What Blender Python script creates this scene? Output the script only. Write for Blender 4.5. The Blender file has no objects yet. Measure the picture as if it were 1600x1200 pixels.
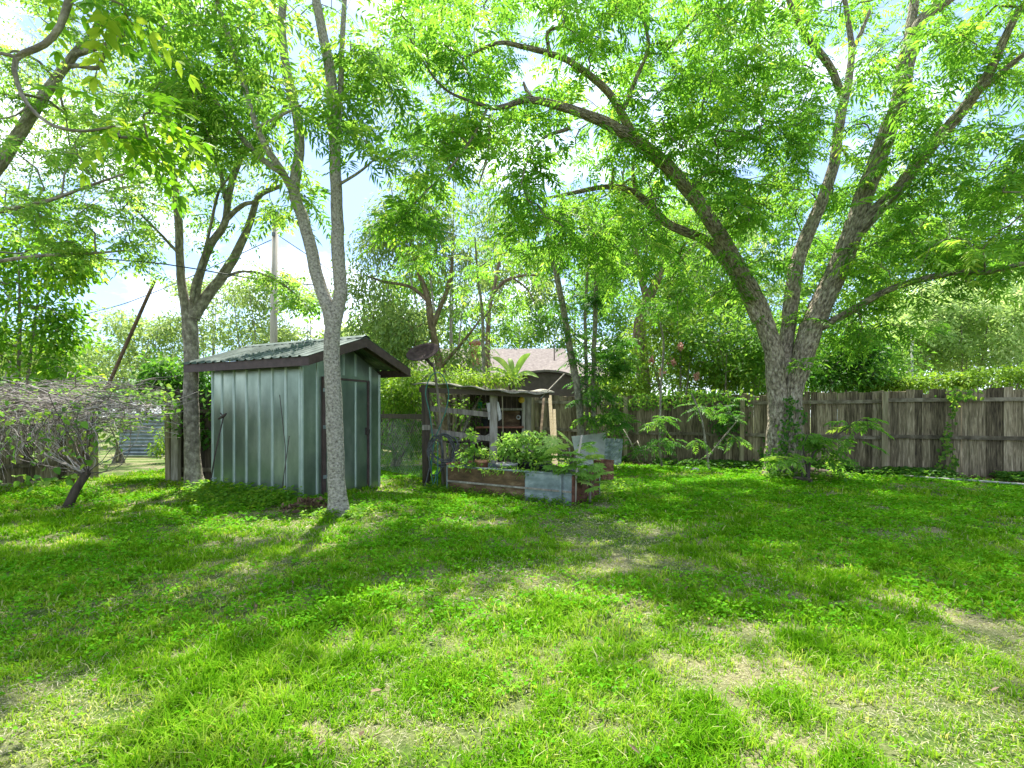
import bpy, math, random
import numpy as np
from mathutils import Vector, Matrix, noise as mnoise

# ------------------------------------------------------------------ camera, sky, sun, exposure
SC = bpy.context.scene
COL = SC.collection
F, CAMZ, HY, CX = 800.0, 1.38, 650.0, 800.0        # focal length in px of the 1600 px photo, eye height, horizon
cam = bpy.data.cameras.new("camera")
cam_o = bpy.data.objects.new("camera", cam)
COL.objects.link(cam_o)
cam_o.location = (0, 0, CAMZ)
cam_o.rotation_euler = (math.radians(90), 0, 0)
cam.sensor_width = 36.0
cam.lens = 18.0
cam.shift_y = 50.0 / 1600.0
cam.clip_start = 0.05
cam.clip_end = 2000.0
SC.camera = cam_o

SUN_EL, SUN_AZ = math.radians(64), math.radians(-8)   # azimuth from +Y towards +X
SDIR = Vector((math.sin(SUN_AZ) * math.cos(SUN_EL), math.cos(SUN_AZ) * math.cos(SUN_EL), math.sin(SUN_EL)))
w = bpy.data.worlds.new("World")
SC.world = w
w.use_nodes = True
nt = w.node_tree
nt.nodes.clear()
out = nt.nodes.new("ShaderNodeOutputWorld")
bg = nt.nodes.new("ShaderNodeBackground")
sky = nt.nodes.new("ShaderNodeTexSky")
sky.sky_type = 'NISHITA'
sky.sun_disc = False
sky.sun_elevation = SUN_EL
sky.sun_rotation = SUN_AZ
sky.air_density = 1.0
sky.dust_density = 1.2
tc = nt.nodes.new("ShaderNodeTexCoord")
mp = nt.nodes.new("ShaderNodeMapping")
mp.inputs['Scale'].default_value = (1.0, 1.0, 2.2)
mp.inputs['Location'].default_value = (5.1, 2.7, 1.11)
nz = nt.nodes.new("ShaderNodeTexNoise")
nz.inputs['Scale'].default_value = 2.6
nz.inputs['Detail'].default_value = 9
nz.inputs['Roughness'].default_value = 0.58
cr = nt.nodes.new("ShaderNodeValToRGB")
cr.color_ramp.elements[0].position = 0.47
cr.color_ramp.elements[0].color = (0.05, 0.05, 0.05, 1)
cr.color_ramp.elements[1].position = 0.74
cr.color_ramp.elements[1].color = (0.95, 0.95, 0.95, 1)
mx = nt.nodes.new("ShaderNodeMix")
mx.data_type = 'RGBA'
mx.inputs[7].default_value = (9.5, 9.7, 9.9, 1)      # sunlit cloud
nt.links.new(tc.outputs['Generated'], mp.inputs['Vector'])
nt.links.new(mp.outputs['Vector'], nz.inputs['Vector'])
nt.links.new(nz.outputs['Fac'], cr.inputs['Fac'])
nt.links.new(cr.outputs['Color'], mx.inputs[0])
tint = nt.nodes.new("ShaderNodeMix")
tint.data_type = 'RGBA'
tint.blend_type = 'MULTIPLY'
tint.inputs[0].default_value = 1.0
tint.inputs[7].default_value = (0.35, 0.44, 0.56, 1)
nt.links.new(sky.outputs['Color'], tint.inputs[6])
nt.links.new(tint.outputs[2], mx.inputs[6])
nt.links.new(mx.outputs[2], bg.inputs['Color'])
bg.inputs['Strength'].default_value = 0.165
nt.links.new(bg.outputs[0], out.inputs[0])

sun = bpy.data.lights.new("sun", 'SUN')
sun.energy = 4.6
sun.angle = math.radians(0.55)
sun.color = (1.0, 0.95, 0.86)
sun_o = bpy.data.objects.new("sun", sun)
COL.objects.link(sun_o)
sun_o.rotation_euler = (-SDIR).to_track_quat('-Z', 'Y').to_euler()
sun_o.location = (0, 0, 30)

SC.view_settings.view_transform = 'Standard'
SC.view_settings.look = 'None'
SC.view_settings.gamma = 1.0
SC.view_settings.exposure = 1.66
try:
    cy = SC.cycles
    cy.max_bounces = 12
    cy.diffuse_bounces = 5
    cy.glossy_bounces = 2
    cy.transmission_bounces = 10
    cy.sample_clamp_indirect = 6.0
    cy.use_denoising = True
except Exception:
    pass

rng = np.random.default_rng(7)
random.seed(7)


def W(px, py, Y):
    """a point of the photo at depth Y"""
    return np.array(((px - CX) / F * Y, Y, CAMZ - (py - HY) / F * Y))


def G(px, py):
    """ground point seen at a pixel"""
    Y = CAMZ * F / (py - HY)
    return np.array(((px - CX) / F * Y, Y, 0.0))


# ------------------------------------------------------------------ value noise (for scattering)
_NT = np.random.default_rng(3).random((256, 256))


def vnoise(x, y):
    xi = np.floor(x).astype(int)
    yi = np.floor(y).astype(int)
    fx = x - xi
    fy = y - yi
    fx = fx * fx * (3 - 2 * fx)
    fy = fy * fy * (3 - 2 * fy)
    a = _NT[xi % 256, yi % 256]
    b = _NT[(xi + 1) % 256, yi % 256]
    c = _NT[xi % 256, (yi + 1) % 256]
    d = _NT[(xi + 1) % 256, (yi + 1) % 256]
    return (a * (1 - fx) + b * fx) * (1 - fy) + (c * (1 - fx) + d * fx) * fy


def fbm(x, y, oct=4):
    s = 0
    a = 0.5
    for o in range(oct):
        s = s + a * vnoise(x * 2 ** o + 17.3 * o, y * 2 ** o + 5.1 * o)
        a *= 0.5
    return s / (1 - 0.5 ** oct)


def ground_z(x, y):
    return 0.05 * (fbm(np.asarray(x) * 0.35 + 40, np.asarray(y) * 0.35 + 9, 3) - 0.5)


# ------------------------------------------------------------------ materials
MATS = {}


def _nodes(name):
    m = bpy.data.materials.new(name)
    m.use_nodes = True
    n = m.node_tree
    n.nodes.clear()
    o = n.nodes.new("ShaderNodeOutputMaterial")
    MATS[name] = m
    return m, n, o


def ramp(n, stops):
    r = n.nodes.new("ShaderNodeValToRGB")
    e = r.color_ramp.elements
    while len(e) < len(stops):
        e.new(0.5)
    for i, (p, c) in enumerate(stops):
        e[i].position = p
        e[i].color = (*c, 1)
    return r


def surf(name, stops, scale=8.0, stretch=(1, 1, 1), rough=0.8, metal=0.0, bump=0.0, bscale=None, detail=7,
         attr=None, attr_amt=0.5, spec=0.3, coord='Object', distort=0.0, vor=0.0):
    """noise-coloured Principled surface; attr mixes a per-board random value into the noise"""
    m, n, o = _nodes(name)
    p = n.nodes.new("ShaderNodeBsdfPrincipled")
    p.inputs['Roughness'].default_value = rough
    p.inputs['Metallic'].default_value = metal
    p.inputs['Specular IOR Level'].default_value = spec
    if coord == 'tube':
        t = n.nodes.new("ShaderNodeAttribute")
        t.attribute_name = "tc"
        co = t.outputs['Vector']
    else:
        t = n.nodes.new("ShaderNodeTexCoord")
        co = t.outputs[coord]
    mpn = n.nodes.new("ShaderNodeMapping")
    mpn.inputs['Scale'].default_value = stretch
    n.links.new(co, mpn.inputs['Vector'])
    z = n.nodes.new("ShaderNodeTexNoise")
    z.inputs['Scale'].default_value = scale
    z.inputs['Detail'].default_value = detail
    z.inputs['Roughness'].default_value = 0.62
    z.inputs['Distortion'].default_value = distort
    n.links.new(mpn.outputs[0], z.inputs['Vector'])
    fac = z.outputs['Fac']
    if attr:
        a = n.nodes.new("ShaderNodeAttribute")
        a.attribute_name = attr
        ml = n.nodes.new("ShaderNodeMath")
        ml.operation = 'MULTIPLY_ADD'
        n.links.new(a.outputs['Fac'], ml.inputs[0])
        ml.inputs[1].default_value = attr_amt
        ml2 = n.nodes.new("ShaderNodeMath")
        ml2.operation = 'ADD'
        ml2.inputs[1].default_value = -attr_amt * 0.5
        n.links.new(fac, ml2.inputs[0])
        n.links.new(ml2.outputs[0], ml.inputs[2])
        fac = ml.outputs[0]
    r = ramp(n, stops)
    n.links.new(fac, r.inputs['Fac'])
    n.links.new(r.outputs['Color'], p.inputs['Base Color'])
    if bump:
        b = n.nodes.new("ShaderNodeBump")
        b.inputs['Strength'].default_value = min(1.0, bump)
        b.inputs['Distance'].default_value = 0.045 if coord == 'tube' else 0.02
        z2 = z
        if vor:
            z2 = n.nodes.new("ShaderNodeTexVoronoi")
            z2.inputs['Scale'].default_value = vor
            n.links.new(mpn.outputs[0], z2.inputs['Vector'])
            hh = n.nodes.new("ShaderNodeMath")
            hh.operation = 'ADD'
            n.links.new(z2.outputs['Distance'], hh.inputs[0])
            n.links.new(z.outputs['Fac'], hh.inputs[1])
            n.links.new(hh.outputs[0], b.inputs['Height'])
        else:
            if bscale:
                z2 = n.nodes.new("ShaderNodeTexNoise")
                z2.inputs['Scale'].default_value = bscale
                z2.inputs['Detail'].default_value = 6
                n.links.new(mpn.outputs[0], z2.inputs['Vector'])
            n.links.new(z2.outputs['Fac'], b.inputs['Height'])
        n.links.new(b.outputs[0], p.inputs['Normal'])
    n.links.new(p.outputs[0], o.inputs['Surface'])
    return m


def leafmat(name, stops, trans, tfac=0.5, rough=0.55, spec=0.22):
    """leaf: diffuse + gloss over a translucent share; 'rnd' picks each leaf's tint"""
    m, n, o = _nodes(name)
    a = n.nodes.new("ShaderNodeAttribute")
    a.attribute_name = "rnd"
    r = ramp(n, stops)
    n.links.new(a.outputs['Fac'], r.inputs['Fac'])
    p = n.nodes.new("ShaderNodeBsdfPrincipled")
    p.inputs['Roughness'].default_value = rough
    p.inputs['Specular IOR Level'].default_value = spec
    n.links.new(r.outputs['Color'], p.inputs['Base Color'])
    t = n.nodes.new("ShaderNodeBsdfTranslucent")
    mm = n.nodes.new("ShaderNodeMix")
    mm.data_type = 'RGBA'
    mm.blend_type = 'MULTIPLY'
    mm.inputs[0].default_value = 1.0
    n.links.new(r.outputs['Color'], mm.inputs[6])
    mm.inputs[7].default_value = (*trans, 1)
    n.links.new(mm.outputs[2], t.inputs['Color'])
    x = n.nodes.new("ShaderNodeMixShader")
    x.inputs[0].default_value = tfac
    n.links.new(p.outputs[0], x.inputs[1])
    n.links.new(t.outputs[0], x.inputs[2])
    n.links.new(x.outputs[0], o.inputs['Surface'])
    return m


TR = (2.2, 2.05, 1.4)
leafmat("pecan_leaf", [(0, (0.06, 0.165, 0.02)), (0.5, (0.10, 0.24, 0.026)), (0.85, (0.17, 0.33, 0.036)), (1, (0.29, 0.40, 0.06))], TR, 0.58)
leafmat("ash_leaf", [(0, (0.065, 0.17, 0.024)), (0.55, (0.115, 0.25, 0.032)), (1, (0.26, 0.38, 0.06))], TR, 0.58)
leafmat("small_leaf", [(0, (0.075, 0.18, 0.035)), (0.55, (0.14, 0.28, 0.045)), (1, (0.29, 0.40, 0.09))], TR, 0.58)
leafmat("broad_leaf", [(0, (0.05, 0.15, 0.010)), (0.55, (0.10, 0.24, 0.013)), (1, (0.26, 0.36, 0.035))], TR, 0.46)
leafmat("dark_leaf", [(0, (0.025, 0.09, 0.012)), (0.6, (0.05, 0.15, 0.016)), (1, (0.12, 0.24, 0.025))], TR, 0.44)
leafmat("fern_leaf", [(0, (0.03, 0.11, 0.016)), (0.6, (0.06, 0.17, 0.022)), (1, (0.14, 0.27, 0.035))], TR, 0.46)
leafmat("pale_leaf", [(0, (0.13, 0.22, 0.06)), (0.55, (0.23, 0.33, 0.11)), (1, (0.38, 0.46, 0.21))], (2.0, 1.9, 1.3), 0.42)
leafmat("olive_leaf", [(0, (0.085, 0.155, 0.04)), (0.6, (0.155, 0.25, 0.07)), (1, (0.28, 0.37, 0.14))], (2.2, 2.0, 1.3), 0.42)
leafmat("silver_leaf", [(0, (0.15, 0.27, 0.07)), (0.5, (0.27, 0.41, 0.13)), (1, (0.48, 0.58, 0.31))], (1.6, 1.5, 1.2), 0.48)
leafmat("lime_leaf", [(0, (0.09, 0.19, 0.02)), (0.6, (0.16, 0.29, 0.03)), (1, (0.28, 0.38, 0.05))], (1.8, 1.7, 1.0), 0.4)
leafmat("shrub_leaf", [(0, (0.06, 0.16, 0.022)), (0.6, (0.12, 0.26, 0.035)), (1, (0.26, 0.38, 0.06))], TR, 0.42)
leafmat("papaya_leaf", [(0, (0.13, 0.28, 0.04)), (0.6, (0.22, 0.39, 0.07)), (1, (0.36, 0.50, 0.14))], (1.8, 1.7, 1.2), 0.4)
leafmat("grass_blade", [(0, (0.07, 0.21, 0.004)), (0.4, (0.15, 0.335, 0.012)), (0.70, (0.28, 0.42, 0.04)), (0.87, (0.38, 0.46, 0.11)), (1, (0.44, 0.42, 0.23))], (1.5, 1.4, 0.7), 0.38, rough=0.9, spec=0.02)
leafmat("clover_leaf", [(0, (0.055, 0.23, 0.002)), (0.6, (0.11, 0.34, 0.006)), (1, (0.25, 0.44, 0.03))], (1.5, 1.4, 0.7), 0.36, rough=0.7, spec=0.08)
leafmat("straw", [(0, (0.17, 0.155, 0.085)), (0.5, (0.32, 0.30, 0.185)), (1, (0.48, 0.46, 0.31))], (1, 1, 1), 0.2)
leafmat("dead_leaf", [(0, (0.07, 0.045, 0.03)), (0.6, (0.16, 0.10, 0.06)), (1, (0.34, 0.25, 0.16))], (1, 1, 1), 0.2)
leafmat("pink_flower", [(0, (0.42, 0.17, 0.15)), (1, (0.62, 0.36, 0.28))], (1.2, 1.2, 1.2), 0.3)
surf("pecan_bark", [(0.34, (0.07, 0.057, 0.042)), (0.5, (0.27, 0.225, 0.165)), (0.66, (0.50, 0.445, 0.345))], 30, (1, 1, 0.32), 0.95, bump=1.0, coord='tube', vor=34)
surf("grey_bark", [(0.32, (0.10, 0.085, 0.07)), (0.45, (0.24, 0.22, 0.18)), (0.62, (0.40, 0.37, 0.31))], 44, (1, 1, 0.8), 0.95, bump=0.7, coord='tube', bscale=40)
surf("dark_bark", [(0.3, (0.085, 0.073, 0.06)), (0.5, (0.22, 0.195, 0.155)), (0.68, (0.42, 0.385, 0.32))], 20, (1, 1, 0.5), 0.95, bump=0.9, coord='tube', bscale=30)
surf("dark_log", [(0.3, (0.035, 0.028, 0.02)), (0.6, (0.10, 0.08, 0.06)), (0.75, (0.2, 0.17, 0.13))], 12, (1, 1, .4), .95, bump=.8, coord="tube", bscale=20)
surf("brown_bark", [(0.3, (0.08, 0.055, 0.035)), (0.5, (0.20, 0.14, 0.09)), (0.7, (0.36, 0.27, 0.19))], 9, (1, 1, 0.4), 0.95, bump=0.9, coord='tube', bscale=16)
surf("vine_stem", [(0.25, (0.08, 0.065, 0.055)), (0.5, (0.23, 0.20, 0.18)), (0.8, (0.46, 0.41, 0.38))], 20, (1, 1, 0.3), 0.95, attr='rnd', attr_amt=0.7)
surf("fence_wood", [(0.25, (0.035, 0.027, 0.017)), (0.44, (0.115, 0.092, 0.057)), (0.60, (0.24, 0.195, 0.125)), (0.82, (0.50, 0.42, 0.30))], 7.0, (5.5, 5.5, 0.45), 0.95, bump=0.5, attr='rnd', attr_amt=0.27, distort=0.6)
surf("fence_rail", [(0.25, (0.04, 0.032, 0.022)), (0.5, (0.12, 0.10, 0.07)), (0.75, (0.30, 0.26, 0.20))], 6.0, (1, 1, 1), 0.95, bump=0.4, attr='rnd', attr_amt=0.3)
surf("post_wood", [(0.25, (0.10, 0.085, 0.05)), (0.5, (0.24, 0.205, 0.125)), (0.75, (0.42, 0.37, 0.26))], 5.0, (3, 3, 0.3), 0.95, bump=0.5)
surf("grey_wood", [(0.25, (0.12, 0.105, 0.085)), (0.5, (0.27, 0.245, 0.20)), (0.75, (0.46, 0.43, 0.37))], 6.0, (3, 3, 0.4), 0.95, bump=0.5, attr='rnd', attr_amt=0.4)
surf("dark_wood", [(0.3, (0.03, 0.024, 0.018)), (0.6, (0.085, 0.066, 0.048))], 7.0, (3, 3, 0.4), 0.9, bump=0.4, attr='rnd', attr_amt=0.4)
surf("brown_plank", [(0.28, (0.04, 0.024, 0.012)), (0.5, (0.125, 0.075, 0.036)), (0.72, (0.29, 0.21, 0.12))], 3.0, (1, 1, 2.5), 0.7, bump=0.3, attr='rnd', attr_amt=0.3)
surf("red_plank", [(0.3, (0.20, 0.075, 0.05)), (0.7, (0.36, 0.16, 0.11))], 8, rough=0.8)
surf("pale_wood", [(0.3, (0.38, 0.28, 0.16)), (0.7, (0.62, 0.50, 0.33))], 9, (3, 3, 0.3), 0.85)
surf("shed_metal", [(0.30, (0.12, 0.165, 0.135)), (0.5, (0.205, 0.265, 0.22)), (0.72, (0.37, 0.44, 0.375))], 1.6, (1, 1, 0.5), 0.30, metal=0.75, bump=0.22, bscale=2.6, detail=12, spec=0.5)
surf("rib_highlight_metal", [(0.3, (0.24, 0.32, 0.28)), (0.7, (0.42, 0.50, 0.455))], 5, (1, 1, 0.5), 0.38, metal=0.4, spec=0.5)  # shed sheet in a lighter tone; edge highlights are put into the colour
surf("roof_metal", [(0.25, (0.035, 0.055, 0.047)), (0.5, (0.08, 0.108, 0.095)), (0.75, (0.22, 0.255, 0.24))], 2.2, (1, 1, 1), 0.75, metal=0.0, spec=0.15, detail=9)
surf("brown_paint", [(0.3, (0.050, 0.032, 0.030)), (0.7, (0.095, 0.064, 0.06))], 10, rough=0.6)
surf("rust", [(0.3, (0.05, 0.022, 0.014)), (0.5, (0.12, 0.05, 0.03)), (0.7, (0.24, 0.13, 0.085))], 9, rough=0.85, bump=0.3)
surf("galv", [(0.3, (0.12, 0.15, 0.155)), (0.5, (0.22, 0.265, 0.275)), (0.72, (0.42, 0.46, 0.47))], 4, (1, 1, 1.6), 0.45, metal=0.45, spec=0.5, detail=9)
surf("steel_grey", [(0.3, (0.09, 0.10, 0.105)), (0.7, (0.20, 0.22, 0.23))], 6, rough=0.6, metal=0.4)
surf("dish_paint", [(0.35, (0.03, 0.02, 0.019)), (0.6, (0.065, 0.045, 0.043)), (0.78, (0.12, 0.09, 0.085))], 9, rough=0.9, spec=.1, detail=9)
surf("rod_iron", [(0.3, (0.035, 0.03, 0.03)), (0.7, (0.11, 0.085, 0.07))], 20, rough=0.7, metal=0.3)
surf("leaning_pipe", [(0.3, (0.05, 0.032, 0.022)), (0.5, (0.11, 0.07, 0.045)), (0.7, (0.22, 0.15, 0.10))], 6, rough=0.8)
surf("green_hose", [(0.3, (0.02, 0.10, 0.075)), (0.7, (0.05, 0.19, 0.14))], 20, rough=0.45)
surf("black_hose", [(0.3, (0.035, 0.038, 0.04)), (0.7, (0.10, 0.105, 0.11))], 20, rough=0.5)
surf("bare_soil", [(0.3, (0.03, 0.022, 0.015)), (0.7, (0.10, 0.075, 0.05))], 14, rough=0.95, bump=0.5)
surf("white_board", [(0.3, (0.26, 0.27, 0.25)), (0.7, (0.46, 0.47, 0.45))], 4, rough=0.7)
surf("cloth_white", [(0.3, (0.42, 0.41, 0.38)), (0.7, (0.68, 0.67, 0.63))], 9, rough=0.95)
surf("terracotta", [(0.3, (0.28, 0.12, 0.07)), (0.7, (0.45, 0.23, 0.14))], 10, rough=0.85)
surf("grey_pot", [(0.3, (0.22, 0.22, 0.21)), (0.7, (0.42, 0.42, 0.40))], 8, rough=0.7)
surf("black_pot", [(0.3, (0.02, 0.022, 0.026)), (0.7, (0.06, 0.065, 0.07))], 8, rough=0.5)
surf("yellow_plastic", [(0.3, (0.50, 0.30, 0.03)), (0.7, (0.66, 0.43, 0.06))], 8, rough=0.5)
surf("green_plastic", [(0.3, (0.02, 0.20, 0.10)), (0.7, (0.04, 0.30, 0.16))], 8, rough=0.4)
surf("shingle", [(0.3, (0.11, 0.092, 0.085)), (0.5, (0.165, 0.14, 0.13)), (0.7, (0.23, 0.20, 0.185))], 7, (1, 1, 1), 0.95, bump=0.3, detail=9)
surf("house_wall", [(0.3, (0.42, 0.37, 0.30)), (0.7, (0.54, 0.48, 0.40))], 4, rough=0.9)
surf("brown_metal", [(0.3, (0.075, 0.055, 0.055)), (0.7, (0.13, 0.10, 0.095))], 5, rough=0.6)
surf("brick_red", [(0.35, (0.24, 0.08, 0.055)), (0.5, (0.37, 0.15, 0.10)), (0.68, (0.50, 0.28, 0.21))], 6, rough=0.9, bump=0.3)
surf("white_paint", [(0.3, (0.72, 0.73, 0.74)), (0.7, (0.82, 0.83, 0.84))], 3, rough=0.6)
surf("pole_wood", [(0.3, (0.27, 0.24, 0.19)), (0.7, (0.46, 0.42, 0.35))], 5, (3, 3, 0.2), 0.95, bump=0.3)
surf("weathered_pole", [(0.3, (0.09, 0.075, 0.055)), (0.6, (0.19, 0.165, 0.125))], 7, (3, 3, 0.3), 0.95, bump=0.4)
surf("cable_black", [(0.3, (0.03, 0.035, 0.035)), (0.7, (0.07, 0.075, 0.075))], 9, rough=0.6)
surf("grey_stone", [(0.3, (0.25, 0.25, 0.24)), (0.7, (0.5, 0.5, 0.48))], 9, rough=0.9, bump=0.5)
surf("glass_pane", [(0.3, (0.03, 0.04, 0.045)), (0.7, (0.06, 0.075, 0.08))], 3, rough=0.15, spec=0.6)


# ------------------------------------------------------------------ object helpers
def link(o, parent=None):
    COL.objects.link(o)
    if parent is not None:
        o.parent = parent
    return o


def tag(o, label=None, cat=None, group=None, kind=None):
    if label:
        o['label'] = label
    if cat:
        o['category'] = cat
    if group:
        o['group'] = group
    if kind:
        o['kind'] = kind
    return o


def thing(name, label, cat, loc=(0, 0, 0), rz=0.0, group=None):
    o = bpy.data.objects.new(name, None)
    o.empty_display_size = 0.1
    o.location = tuple(float(c) for c in loc)
    o.rotation_euler = (0, 0, rz)
    link(o)
    return tag(o, label, cat, group)


def qmesh(name, V, Q, mat, parent=None, rnd=None, tc=None, loc=(0, 0, 0), smooth=False):
    """object from numpy vertices (n,3) and quads (m,4); LOC is taken off the vertices when there is a parent at loc"""
    V = np.asarray(V, dtype=np.float32)
    if parent is not None:
        V = V - np.array(parent.location, dtype=np.float32)
    Q = np.asarray(Q, dtype=np.int32)
    me = bpy.data.meshes.new(name)
    me.vertices.add(len(V))
    me.vertices.foreach_set("co", V.ravel())
    me.loops.add(Q.size)
    me.loops.foreach_set("vertex_index", Q.ravel())
    me.polygons.add(len(Q))
    me.polygons.foreach_set("loop_start", np.arange(0, Q.size, 4, dtype=np.int32))
    if smooth:
        me.polygons.foreach_set("use_smooth", np.ones(len(Q), dtype=bool))
    me.update(calc_edges=True)
    if rnd is not None:
        a = me.attributes.new("rnd", 'FLOAT', 'POINT')
        a.data.foreach_set("value", np.asarray(rnd, dtype=np.float32))
    if tc is not None:
        a = me.attributes.new("tc", 'FLOAT_VECTOR', 'POINT')
        a.data.foreach_set("vector", np.asarray(tc, dtype=np.float32).ravel())
    me.materials.append(MATS[mat])
    o = bpy.data.objects.new(name, me)
    return link(o, parent)


class MB:
    """collects boxes, prisms, tubes, lathes into ONE mesh object (coordinates local to the parent)"""

    def __init__(self):
        self.v, self.f, self.r, self.m, self.s = [], [], [], [], []

    def add(self, vs, fs, rnd=0.5, mi=0, smooth=False):
        b = len(self.v)
        self.v += [tuple(float(c) for c in p) for p in vs]
        self.r += [rnd] * len(vs)
        for f in fs:
            self.f.append([i + b for i in f])
            self.m.append(mi)
            self.s.append(smooth)
        return self

    def box(self, lo, hi, rnd=0.5, mi=0, jit=0.0, mtx=None):
        x0, y0, z0 = lo
        x1, y1, z1 = hi
        P = [(x0, y0, z0), (x1, y0, z0), (x1, y1, z0), (x0, y1, z0), (x0, y0, z1), (x1, y0, z1), (x1, y1, z1), (x0, y1, z1)]
        if jit:
            P = [(a + random.uniform(-jit, jit), b + random.uniform(-jit, jit), c + random.uniform(-jit, jit)) for a, b, c in P]
        if mtx is not None:
            P = [tuple(mtx @ Vector(p)) for p in P]
        return self.add(P, [(0, 3, 2, 1), (4, 5, 6, 7), (0, 1, 5, 4), (1, 2, 6, 5), (2, 3, 7, 6), (3, 0, 4, 7)], rnd, mi)

    def beam(self, a, b, wd, th, rnd=0.5, mi=0, up=(0, 0, 1)):
        """board from a to b, WD across (perpendicular to up), TH along up"""
        a, b = Vector(a), Vector(b)
        d = (b - a).normalized()
        u = Vector(up)
        s = d.cross(u)
        if s.length < 1e-4:
            s = d.cross(Vector((1, 0, 0)))
        s.normalize()
        u = s.cross(d).normalized()
        P = []
        for p in (a, b):
            for (i, j) in ((-1, -1), (1, -1), (1, 1), (-1, 1)):
                P.append(p + s * (i * wd / 2) + u * (j * th / 2))
        return self.add(P, [(0, 1, 2, 3), (7, 6, 5, 4), (0, 4, 5, 1), (1, 5, 6, 2), (2, 6, 7, 3), (3, 7, 4, 0)], rnd, mi)

    def prism(self, poly, ax, t0, t1, rnd=0.5, mi=0):
        """polygon (list of 2D) extruded along axis ax from t0 to t1"""
        def mk(p, t):
            if ax == 0:
                return (t, p[0], p[1])
            if ax == 1:
                return (p[0], t, p[1])
            return (p[0], p[1], t)
        n = len(poly)
        P = [mk(p, t0) for p in poly] + [mk(p, t1) for p in poly]
        fs = [tuple(range(n - 1, -1, -1)), tuple(range(n, 2 * n))]
        for i in range(n):
            j = (i + 1) % n
            fs.append((i, j, n + j, n + i))
        return self.add(P, fs, rnd, mi)

    def tube(self, pts, rad, k=8, rnd=0.5, mi=0, cap=True):
        pts = [Vector(p) for p in pts]
        n = len(pts)
        if not hasattr(rad, '__len__'):
            rad = [rad] * n
        vs = []
        ref = None
        for i in range(n):
            t = (pts[min(i + 1, n - 1)] - pts[max(i - 1, 0)]).normalized()
            if ref is None:
                ref = t.orthogonal().normalized()
            ref = (ref - t * ref.dot(t))
            ref = ref.normalized() if ref.length > 1e-5 else t.orthogonal().normalized()
            b = t.cross(ref)
            for j in range(k):
                a = 2 * math.pi * j / k
                vs.append(pts[i] + (ref * math.cos(a) + b * math.sin(a)) * rad[i])
        fs = [(i * k + j, i * k + (j + 1) % k, (i + 1) * k + (j + 1) % k, (i + 1) * k + j) for i in range(n - 1) for j in range(k)]
        self.add(vs, fs, rnd, mi, True)
        if cap:
            b0 = len(self.v) - n * k
            self.f += [[b0 + j for j in range(k - 1, -1, -1)], [b0 + (n - 1) * k + j for j in range(k)]]
            self.m += [mi, mi]
            self.s += [False, False]
        return self

    def lathe(self, prof, c=(0, 0, 0), k=20, rnd=0.5, mi=0, mtx=None):
        """profile [(r,z)] turned about z"""
        vs = []
        for (r, z) in prof:
            for j in range(k):
                a = 2 * math.pi * j / k
                p = Vector((r * math.cos(a), r * math.sin(a), z))
                if mtx is not None:
                    p = mtx @ p
                vs.append((p.x + c[0], p.y + c[1], p.z + c[2]))
        n = len(prof)
        fs = [(i * k + j, i * k + (j + 1) % k, (i + 1) * k + (j + 1) % k, (i + 1) * k + j) for i in range(n - 1) for j in range(k)]
        return self.add(vs, fs, rnd, mi, True)

    def build(self, name, mats, parent=None, bevel=0.0):
        me = bpy.data.meshes.new(name)
        me.from_pydata(self.v, [], self.f)
        mats = mats if isinstance(mats, (list, tuple)) else [mats]
        for mname in mats:
            me.materials.append(MATS[mname])
        me.polygons.foreach_set("material_index", self.m)
        me.polygons.foreach_set("use_smooth", self.s)
        a = me.attributes.new("rnd", 'FLOAT', 'POINT')
        a.data.foreach_set("value", self.r)
        n = len(self.v)
        a = me.attributes.new("tc", 'FLOAT_VECTOR', 'POINT')
        a.data.foreach_set("vector", np.array(self.v, dtype=np.float32).ravel())
        me.update()
        o = bpy.data.objects.new(name, me)
        link(o, parent)
        if bevel:
            bv = o.modifiers.new("bevel", 'BEVEL')
            bv.width = bevel
            bv.segments = 2
            bv.limit_method = 'ANGLE'
        return o


# ------------------------------------------------------------------ leaf builders (numpy)
def nrm(a):
    return a / np.maximum(np.linalg.norm(a, axis=-1, keepdims=True), 1e-6)


ZUP = np.array((0.0, 0.0, 1.0))


def leaf4(P, D, N, L, Wd, fold=0.12, droop=0.1, mid=0.42):
    S = nrm(np.cross(D, N))
    L = np.broadcast_to(L, (len(P),))[:, None]
    Wd = np.broadcast_to(Wd, (len(P),))[:, None]
    m = P + D * L * mid
    V = np.stack((P, m + S * Wd / 2 + N * Wd * fold, P + D * L - ZUP * droop * L, m - S * Wd / 2 + N * Wd * fold), 1)
    return V.reshape(-1, 3), np.arange(len(P) * 4).reshape(-1, 4)


def leaf6(P, D, N, L, Wd, fold=0.15, droop=0.12):
    S = nrm(np.cross(D, N))
    n = len(P)
    L = np.broadcast_to(L, (n,))[:, None]
    Wd = np.broadcast_to(Wd, (n,))[:, None]
    a = P + D * L * 0.28
    b = P + D * L * 0.68 - ZUP * droop * L * 0.4
    V = np.stack((P, a + S * Wd * .46 + N * Wd * fold, b + S * Wd * .40 + N * Wd * fold, P + D * L - ZUP * droop * L,
                  b - S * Wd * .40 + N * Wd * fold, a - S * Wd * .46 + N * Wd * fold), 1).reshape(-1, 3)
    k = (np.arange(n) * 6)[:, None]
    Q = np.concatenate((k + np.array([[0, 1, 2, 3]]), k + np.array([[0, 3, 4, 5]])), 0)
    return V, Q


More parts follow.
